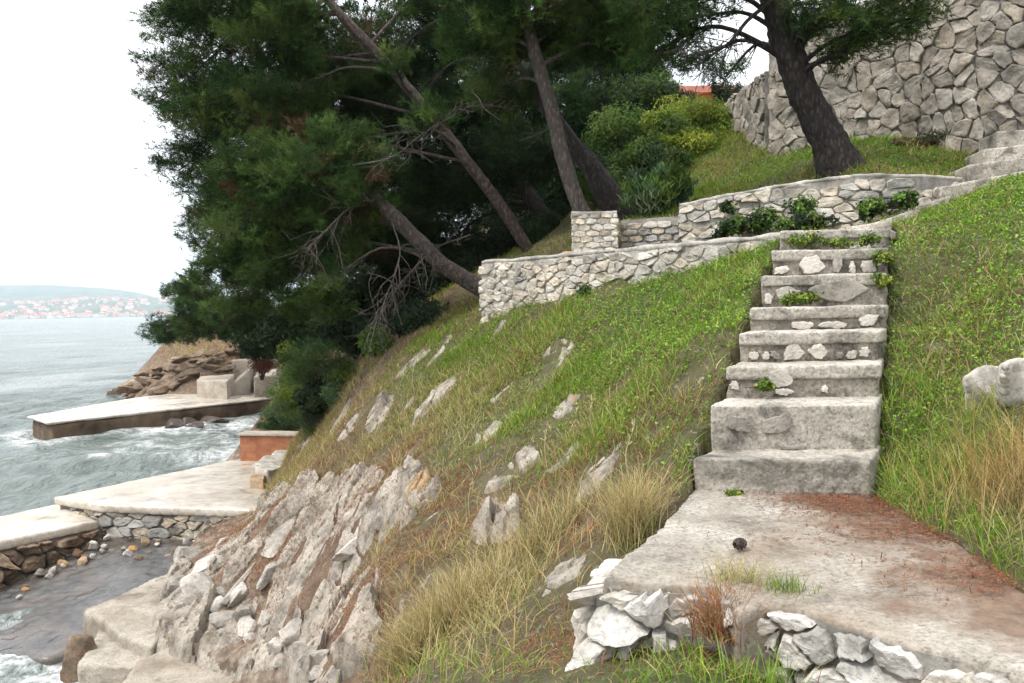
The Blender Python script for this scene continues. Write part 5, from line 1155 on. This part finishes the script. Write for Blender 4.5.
for k in range(400):
    if len(pts) >= 58: break
    px, py = rr_.uniform(290, 690), rr_.uniform(330, 640)
    if py < 330 + (px - 480) * -0.1 or py > 660 - max(0, px - 560) * 1.6 or (px < 400 and py < 420 - (px - 330) * 0.3): continue
    if (px - 560) > 0 and py < 420 and rr_.random() < 0.75: continue
    if any((px - a) ** 2 + (py - b_) ** 2 < 24 ** 2 for a, b_ in pts): continue
    pts.append((px, py)); wd = rr_.uniform(10, 34); ledge('small grey ledge of rock breaking through the dry grass of the slope', px, py, wd * 1.7, wd * rr_.uniform(0.6, 1.0), 600 + k, 'small rocks in the dry slope', 0.045, 'small_rock')
pts = []
for k in range(500):                 # slabs split off the outcrop, lying along its beds
    if len(pts) >= 7: break
    px, py = rr_.uniform(165, 400), rr_.uniform(500, 665)
    if abs((px - 165) * 0.62 + (py - 620)) > 78 or (px < 230 and py < 540): continue
    if any((px - a) ** 2 + (py - b_) ** 2 < 20 ** 2 for a, b_ in pts): continue
    pts.append((px, py)); p_ = hit(px, py)
    if p_ is None: continue
    w_ = rr_.uniform(0.22, 0.42); L_s = w_ * rr_.uniform(1.8, 3.0); t_ = rr_.uniform(0.14, 0.26)
    v, f = stone_lump(w_, t_, L_s, 700 + k, 4)
    v = rot(v, rr_.uniform(-0.45, -0.1), rr_.uniform(0.15, 0.45), rr_.uniform(-0.7, -0.15)) + p_ - np.array([0, 0, 0.04])
    lay = fbm(np.column_stack([v @ np.array([0.8, -0.1, 0.6]) * 22, v @ np.array([0.3, 0.95, 0]) * 1.5]), 3, k); v = v + (lay * 0.012)[:, None] * unit(v - p_)
    solo('rock_slab', mesh_np('rock_slab', v, f, M[rr_.choice(['rock', 'rock_white', 'rock'])], smooth=False), 'elongated grey rock slab loosened from the layered outcrop above the cove', 'rock', 'slabs of the layered outcrop')
pts = []
for k in range(600):                 # brown rocks along the far shore
    if len(pts) >= 85: break
    t = rr_.random(); px = 124 + t * 142 + rr_.uniform(-5, 5); py = 398 - t * 38 + rr_.uniform(-16, 6) - 10 * math.sin(t * 3.1)
    if any((px - a) ** 2 + (py - b_) ** 2 < 6 ** 2 for a, b_ in pts): continue
    if hit(px, py, 20) is None: continue
    pts.append((px, py)); wd = rr_.uniform(9, 22); rock('shore_rock', 'brown weathered rock on the far shore beyond the jetty', px, py, wd, wd * rr_.uniform(0.3, 0.55), 900 + k, rr_.choice(['rock_shore', 'rock_shore', 'rock_shore', 'rock_shore2']), 'brown rocks of the far shore', flat=2.2, sub=3, yaw=rr_.uniform(-0.9, -0.3), sink=0.62, lean=0.2)
for k, (px, py) in enumerate([(205, 419), (188, 424), (222, 416), (238, 412), (172, 428), (214, 423), (196, 427)]):
    p_ = at_z(px, py, -0.08); rock('wet_rock', 'dark wet rock in the surf against the side of the far jetty', px, py, 30, 13, 980 + k, 'rock_wet', 'dark wet rocks under the jetty', at_p=p_, sub=3, sink=0.5)
rock('cove_rock', 'flat grey rock at the head of the slipway below the outcrop', 190, 552, 40, 18, 990, 'rock', flat=0.9)
rock('cove_rock', 'brown jagged rock under the edge of the lower concrete ledge', 85, 668, 40, 40, 991, 'rock_shore', at_p=at_z(80, 668, 0.05))

# ------------------------------------------------------------------ ground vegetation, by zones of the slope
def field(px, py, bl):
    s_ = 0
    for b_ in bl: s_ = s_ + (b_[4] if len(b_) > 4 else 1.0) * blob(px, py, *b_[:4])
    return np.clip(s_, 0, 1.3)
Z_COVER = [(660, 325, 130, 75), (760, 265, 50, 45), (600, 290, 60, 30), (560, 360, 90, 40, 0.8), (930, 270, 110, 90, 1.3), (910, 370, 45, 100, 1.2), (960, 350, 60, 50, 0.8), (1000, 200, 60, 50), (500, 400, 90, 40, 0.45), (620, 420, 100, 40, 0.55), (880, 470, 30, 40, 0.7), (700, 470, 25, 40, 0.4), (960, 500, 60, 60, 0.5), (720, 160, 60, 40, 0.9), (900, 150, 100, 30, 0.8)]
Z_GREEN = [(910, 470, 45, 60), (950, 520, 60, 70), (1000, 560, 50, 50), (620, 400, 140, 60, 0.55), (520, 360, 90, 45, 0.75), (450, 350, 60, 30, 0.7), (560, 680, 130, 20), (760, 675, 60, 30), (740, 330, 60, 80, 0.5), (660, 300, 120, 60, 0.5), (930, 300, 110, 110, 0.55), (560, 450, 60, 40, 0.5), (700, 170, 70, 50, 0.9), (880, 160, 110, 30), (660, 620, 60, 50, 0.4), (690, 480, 25, 40, 0.7)]
Z_STRAW = [(640, 370, 110, 60, 0.28), (940, 360, 60, 60, 0.35), (480, 390, 90, 40, 0.4), (290, 440, 40, 40, 0.8), (255, 480, 25, 30, 0.5), (440, 620, 70, 55, 0.85), (430, 560, 70, 50, 0.6), (640, 525, 22, 40, 0.8), (350, 450, 75, 50), (300, 480, 40, 40), (420, 410, 80, 40, 0.8), (1005, 470, 50, 60, 0.8), (970, 430, 45, 50, 0.5), (560, 500, 80, 40, 0.55), (500, 580, 70, 40, 0.9), (320, 440, 50, 30, 0.8), (600, 440, 100, 40, 0.35), (940, 270, 80, 60, 0.22), (690, 640, 40, 40, 0.5), (720, 600, 20, 30, 0.8)]
Z_BROWN = [(600, 410, 90, 40, 0.5), (680, 400, 40, 40, 0.5), (960, 300, 60, 50, 0.5), (920, 400, 30, 40, 0.4), (560, 360, 60, 30, 0.35), (265, 455, 30, 50, 0.9), (360, 640, 30, 50, 0.9), (250, 590, 60, 40, 0.6), (300, 540, 50, 40, 0.7), (470, 500, 120, 50, 0.7), (480, 510, 110, 55), (380, 540, 70, 55), (330, 590, 55, 50, 0.9), (560, 540, 70, 50, 0.8), (660, 450, 60, 40, 0.8), (600, 480, 70, 40, 0.7), (290, 570, 60, 40, 0.5), (940, 340, 50, 50, 0.45), (980, 290, 50, 40, 0.5), (370, 450, 70, 50, 0.7), (560, 640, 70, 30, 0.8), (720, 620, 30, 50, 0.8), (250, 530, 40, 25, 0.5), (420, 320, 60, 40, 0.6)]
SL = [s_[0] for s_ in STEPS]; SR = [s_[1] for s_ in STEPS]
STAIR_POLY = [tuple(q) for q in SL] + [tuple(SL[-1] + np.array((0.3, 0.6)))] + [tuple(SR[-1] + np.array((0.3, 0.6)))] + [tuple(q - np.array((0.05, 0))) for q in SR[::-1]]
def scatter(n, zone, seed, x=(-6, 8.5), y=(1.8, 16), patch=1.3, lo=0.25, rockcut=0.8):
    r = np.random.default_rng(seed); X = r.uniform(*x, n); Y = r.uniform(*y, n); Zg = ground(X, Y)
    p_ = np.column_stack([X, Y, Zg]); px, py, d = project(p_)
    wgt = field(px, py, zone) * np.clip(0.55 + 1.1 * fbm(p_[:, :2] * patch, 3, seed + 1), lo * 0.3, 1.2)
    wgt = np.where((px < -60) | (px > 1090) | (py > 760) | (d < 1.2), wgt * 0.0, wgt)
    land = in_poly(X, Y, LANDING); stair_ = in_poly(X, Y, STAIR_POLY); cove = in_poly(X, Y, COVE) | in_poly(X, Y, J1)
    wgt = np.where(land | stair_ | (cove & (Zg < Z1 + 0.08)), 0, wgt)
    o_m = grid_at(OX, OY, _m.reshape(OZg.shape), X, Y) * ((X > OX[0]) & (X < OX[-1]) & (Y > OY[0]) & (Y < OY[-1])); wgt = wgt * (1 - rockcut * sstep(0.4, 0.9, o_m))
    for (lx, ly, la, lb) in LEDGES:
        wgt = wgt * (1 - 0.92 * np.exp(-(((X - lx) / la) ** 2 + ((Y - ly) / lb) ** 2) ** 2 * 2.2))
    k = r.random(n) < wgt; p_ = p_[k]; p_[:, 2] -= 0.012
    return p_, r
def grass_obj(name, label, parts):
    V, F4, F3, C, o = [], [], [], [], 0
    for v, f, c in parts:
        V.append(v); C.append(c); F4.append(f[0] + o); F3.append(f[1] + o); o += len(v)
    return tag(link(name, mesh_np(name, np.concatenate(V), [np.concatenate(F4), np.concatenate(F3)], M['grass'], cols=np.concatenate(C), smooth=False)), label, 'grass', kind='stuff')
GR = [(0.135, 0.250, 0.020), (0.180, 0.300, 0.028), (0.100, 0.195, 0.016), (0.250, 0.285, 0.050)]
ST = [(0.46, 0.36, 0.165), (0.38, 0.28, 0.12), (0.54, 0.44, 0.25), (0.30, 0.25, 0.095)]
BR = [(0.21, 0.072, 0.036), (0.28, 0.11, 0.05), (0.15, 0.052, 0.030), (0.32, 0.18, 0.085)]
p_, r = scatter(900000, Z_GREEN, 31, x=(-8, 9), y=(1.8, 20), lo=0.6)
h = r.uniform(0.05, 0.16, len(p_)) * np.clip(1 + 1.1 * fbm(p_[:, :2] * 1.6, 3, 32), 0.4, 2.2); dd = np.linalg.norm(p_ - EYE, axis=1)
cb = palette(GR, len(p_), r, 0.2); dry = np.clip(0.22 + 0.75 * fbm(p_[:, :2] * 1.1, 4, 91), 0.04, 0.85)[:, None]; cb = np.where(r.random((len(p_), 1)) < dry * 0.6, palette(ST + BR, len(p_), r), cb); ct = np.where(r.random((len(p_), 1)) < dry, palette(ST, len(p_), r), cb * 1.2)
g1 = blades(p_, r, h, 0.0028 + 0.0004 * dd, cb * 0.75, 0.5, 1.0, ct)
# tall grass of the right bank by the path
p_, r = scatter(90000, [(930, 480, 60, 70), (1000, 500, 50, 90), (885, 440, 20, 60, 0.6), (960, 420, 50, 40, 0.5)], 33, x=(1.2, 5), y=(2, 8))
cb = palette(GR, len(p_), r, 0.2); ct = np.where(r.random((len(p_), 1)) < 0.45, palette(ST, len(p_), r), cb * 1.2)
g2 = blades(p_, r, r.uniform(0.10, 0.30, len(p_)), 0.0035, cb * 0.8, 0.45, 1.1, ct)
grass_obj('green_grass', 'fresh green grass on the banks left and right of the stairs', [g1, g2])
p_, r = scatter(480000, Z_STRAW, 35, x=(-8, 7), y=(1.8, 19))
cb = palette(ST + GR[:2], len(p_), r, 0.2); h = r.uniform(0.08, 0.24, len(p_)); dd = np.linalg.norm(p_ - EYE, axis=1)
rf = np.random.default_rng(97); X = rf.uniform(-21, -7, 60000); Y = rf.uniform(30, 58, 60000); pf = np.column_stack([X, Y, ground(X, Y)]); fx_, fy_, fd_ = project(pf)
kf = (rf.random(60000) < field(fx_, fy_, [(225, 352, 30, 14), (195, 352, 30, 10, 0.8), (260, 385, 30, 20, 0.9), (285, 425, 22, 20, 1.0), (175, 352, 20, 9, 0.7)])) & (pf[:, 2] > 0.9); pf = pf[kf]; nf_ = len(pf)
far_straw = blades(pf, rf, rf.uniform(0.12, 0.4, nf_), 0.02, palette(ST + BR + GR[3:], nf_, rf, 0.2), 0.6, 1.0, palette(ST, nf_, rf, 0.2))
grass_obj('dry_grass', 'straw coloured dry grass on the lower slope and the far shore', [far_straw, blades(p_, r, h, 0.003 + 0.0003 * dd, cb * 0.85, 0.65, 1.2, palette(ST, len(p_), r, 0.2))])
p_, r = scatter(1100000, Z_BROWN, 37, x=(-7, 7), y=(1.8, 20), rockcut=0.25, lo=0.5)
cb = palette(BR, len(p_), r, 0.25); dd = np.linalg.norm(p_ - EYE, axis=1)
pt, rt = scatter(900000, [(640, 350, 190, 110, 0.8), (930, 330, 110, 160, 0.9), (480, 400, 120, 60, 0.7), (600, 640, 120, 40, 0.8), (750, 165, 90, 40, 0.5), (890, 160, 100, 30, 0.5)], 57, x=(-6, 9), y=(1.8, 16), lo=0.8)
dt = np.linalg.norm(pt - EYE, axis=1)
thatch = blades(pt, rt, rt.uniform(0.02, 0.06, len(pt)), 0.003 + 0.0004 * dt, palette(ST + BR + GR[:2] + [(0.10, 0.075, 0.035)] * 3, len(pt), rt, 0.25), 1.1, 2.0)
grass_obj('dry_undergrowth', 'tangled red brown undergrowth between the rocks of the slope', [blades(p_, r, r.uniform(0.03, 0.11, len(p_)), 0.0026 + 0.0003 * dd, cb, 0.9, 2.2, palette(BR + ST[:1], len(p_), r, 0.2)), thatch])
p_, r = scatter(800000, Z_COVER, 39, x=(-6, 9), y=(1.8, 18), patch=1.0, lo=0.8)
p_[:, 2] += r.uniform(0.01, 0.07, len(p_)); tone = fbm(p_[:, :2] * 1.2, 3, 40)[:, None]
cc = palette([(0.125, 0.260, 0.018), (0.170, 0.320, 0.026), (0.092, 0.200, 0.015), (0.230, 0.330, 0.042)], len(p_), r, 0.18) * (1 + 0.25 * tone)
V, F, C = leaves(p_, unit(r.normal(0, 0.55, (len(p_), 3)) + np.array([0, 0, 1])), r, (0.012, 0.040), 0.55, np.clip(cc, 0.004, 1))
tag(link('ground_cover', mesh_np('ground_cover', V, F, M['leaf'], cols=C, smooth=False)), 'low leafy green ground cover on the banks beside the stairs', 'ground cover', kind='stuff')
# pine litter on the path
r = np.random.default_rng(43); n_ = 110000
X = r.uniform(0.3, 2.6, n_); Y = r.uniform(1.6, 5.0, n_); px, py, d = project(np.column_stack([X, Y, np.full(n_, Z_PATH)]))
wgt = field(px, py, [(870, 508, 70, 10, 0.9), (935, 530, 55, 13, 0.9), (1005, 575, 40, 18, 0.9), (830, 535, 50, 8, 0.3), (930, 580, 70, 25, 0.14), (720, 545, 60, 30, 0.03), (820, 500, 60, 5, 0.5)])
k = (r.random(n_) < wgt) & in_poly(X, Y, LANDING); p_ = np.column_stack([X, Y, np.full(n_, Z_PATH + 0.012)])[k]
dr = unit(r.normal(size=p_.shape) * np.array([1, 1, 0.12])); sdv = unit(np.cross(dr, [0, 0, 1.0])) * 0.0016; L = r.uniform(0.01, 0.035, (len(p_), 1))
V = np.stack([p_ - sdv, p_ + sdv, p_ + dr * L + sdv, p_ + dr * L - sdv], 1).reshape(-1, 3)
tag(link('pine_litter', mesh_np('pine_litter', V, np.arange(len(V)).reshape(-1, 4), M['litter'], cols=np.repeat(palette([(0.17, 0.050, 0.025), (0.12, 0.045, 0.025), (0.22, 0.10, 0.05), (0.09, 0.05, 0.03)], len(p_), r), 4, 0), smooth=False)), 'fallen red brown pine needles along the right edge of the path', 'pine litter', kind='stuff')
# tussocks and stalks
def tussock(label, px, py, spread, hgt, n_, cols, tips, seed, wd=0.0048, z=None, lean=0.35, leandir=None):
    r = np.random.default_rng(seed); c = hit(px, py) if z is None else (at_z(px, py, z) if z < 50 else P(px, py, z - 100)); z = c[2] if z is not None else None
    q = c + np.column_stack([r.normal(0, spread, n_), r.normal(0, spread, n_), np.zeros(n_)])
    q[:, 2] = ground(q[:, 0], q[:, 1]) - 0.02 if z is None else z - 0.01
    cb = palette(cols, n_, r, 0.18); V, F, C = blades(q, r, r.uniform(0.45, 1.0, n_) * hgt, wd, cb, lean, 0.9, palette(tips, n_, r, 0.18), leandir)
    return solo('grass_tussock', mesh_np('grass_tussock', V, F, M['grass'], cols=C, smooth=False), label, 'grass tussock')
MIXG = [(0.13, 0.16, 0.05), (0.20, 0.19, 0.07), (0.10, 0.13, 0.045)]
tussock('big straw and green grass tussock in the foreground, left of the white retaining stones', 455, 628, 0.15, 0.48, 1500, MIXG + ST, ST, 801)
tussock('pale dry grass tussock leaning at the bottom left of the slope', 415, 664, 0.11, 0.42, 900, MIXG + ST, ST, 802)
tussock('tall upright straw tussock close to the left edge of the path', 632, 535, 0.065, 0.46, 650, MIXG + ST, ST, 803, 0.0035, lean=0.25)
tussock('straw tussock behind the flat boulder in the middle of the slope', 540, 545, 0.16, 0.34, 700, MIXG + ST, ST, 804)
tussock('small green grass tuft growing from the near edge of the path', 786, 590, 0.045, 0.11, 160, GR, MIXG, 805, 0.003, Z_PATH, lean=0.6)
tussock('thin yellowish grass tuft in the gap between the two retaining walls', 738, 590, 0.06, 0.20, 220, MIXG + GR, ST, 806, 0.003, Z_PATH - 0.05, lean=0.5)
tussock('brown hanging grass in the broken gap of the path edge', 724, 632, 0.055, 0.24, 650, ST + BR, BR, 807, 0.004, 103.12, lean=0.7)
tussock('tall golden grass tussock at the right edge of the photo above the path', 1010, 500, 0.16, 0.50, 600, MIXG + ST, [(0.42, 0.25, 0.08), (0.36, 0.22, 0.08)], 808, 0.0035, lean=0.25)
for i, (px, py, hp) in enumerate([(737, 432, 78), (548, 470, 44), (632, 486, 60), (385, 545, 70), (470, 520, 50), (597, 440, 40), (415, 395, 36)]):
    q = hit(px, py); d = (q - EYE) @ FWD; Hs = hp * d / FPX; r = np.random.default_rng(830 + i)
    sp = smooth_path([q - (0, 0, 0.03), q + np.array([r.normal(0, 0.02), 0, Hs * 0.5]), q + np.array([r.normal(0, 0.05), 0, Hs])], 10)
    parts = [tube(sp, np.linspace(0.0045, 0.002, 10), 5)]
    for k in range(10):
        b_ = sp[r.integers(6, 10)]; parts.append(tube(np.array([b_, b_ + unit(r.normal(0, 0.5, 3) + np.array([0, 0, 1])) * r.uniform(0.02, 0.05)]), [0.003, 0.004], 4))
    V, F = merge(parts); solo('dry_stalk', mesh_np('dry_stalk', V, F, M['straw_stalk'] if 'straw_stalk' in M else M.setdefault('straw_stalk', flat_mat('straw', (0.40, 0.32, 0.18)))), 'single tall dry flower stalk standing out of the grass slope', 'dry stalk', 'tall dry stalks')
# pine cone on the path
c0 = at_z(739, 551, Z_PATH) + np.array([0, 0, 0.028]); parts = []; r = np.random.default_rng(850)
V, F = tube(np.array([[-0.04, 0, 0], [-0.02, 0, 0], [0.02, 0, 0], [0.045, 0, 0.0]]), [0.012, 0.02, 0.016, 0.005], 10)
parts.append((V, F))
for k in range(46):
    t = k / 46; a = k * 2.39996; rad = 0.030 * math.sin(math.pi * (0.16 + 0.8 * t)) ** 0.8; x0 = -0.042 + 0.085 * t
    o_ = np.array([0, math.cos(a), math.sin(a)]); s_ = np.array([0, -math.sin(a), math.cos(a)]); b_ = np.array([x0, 0, 0]) + o_ * 0.01; e = np.array([x0 + 0.012, 0, 0]) + o_ * (rad + 0.004)
    parts.append((np.array([b_ - s_ * 0.004, b_ + s_ * 0.004, e + s_ * 0.008, e - s_ * 0.008, b_ - s_ * 0.004 + [0.004, 0, 0], b_ + s_ * 0.004 + [0.004, 0, 0], e + s_ * 0.006 + [0.006, 0, 0], e - s_ * 0.006 + [0.006, 0, 0]]), np.array([[0, 1, 2, 3], [7, 6, 5, 4], [0, 4, 5, 1], [1, 5, 6, 2], [2, 6, 7, 3], [3, 7, 4, 0]])))
V, F = merge(parts); V = rot(V * 0.8, 0.7, 0.2, 0.1) + c0; V[:, 2] += Z_PATH + 0.003 - V[:, 2].min()
solo('pine_cone', mesh_np('pine_cone', V, F, M['bark'], smooth=False), 'dark open pine cone lying on the concrete path', 'pine cone')

# loose stones on the slipway
rr_ = random.Random(29)
for k in range(34):
    px, py = (rr_.uniform(10, 110), None) if k < 18 else (rr_.uniform(110, 205), None)
    py = (600 - px * 0.56 + rr_.uniform(-4, 10)) if k < 18 else 546 + rr_.uniform(-4, 16)
    zz_ = 0.02 + (590 - py) * 0.008
    wd = rr_.uniform(5, 13); rock('loose_stone', 'loose stone lying on the wet slipway at the foot of the platform walls', px, py, wd, wd * 0.6, 1100 + k, rr_.choice(['rock', 'rock_white', 'rock_orange', 'rock_shore']), 'loose stones on the slipway', at_p=at_z(px, py, max(0.0, zz_)), sub=2, sink=0.35)

# blocks and rubble fallen at the foot of the outcrop, along the concrete ledges
rr_ = random.Random(31); pts = []
for k in range(400):
    if len(pts) >= 18: break
    t = rr_.random(); px = 186 + t * 140 + rr_.uniform(-10, 16); py = 585 + t * 82 + rr_.uniform(-20, 14)
    if any((px - a) ** 2 + (py - b_) ** 2 < 13 ** 2 for a, b_ in pts): continue
    pts.append((px, py)); wd = rr_.uniform(18, 44)
    rock('fallen_block', 'angular pale block fallen at the foot of the layered outcrop above the concrete ledges', px, py, wd, wd * rr_.uniform(0.5, 0.8), 1200 + k, rr_.choice(['rock', 'rock_white', 'rock']), 'fallen blocks below the outcrop', sub=3, sink=0.5, yaw=rr_.uniform(-0.9, 0.2))
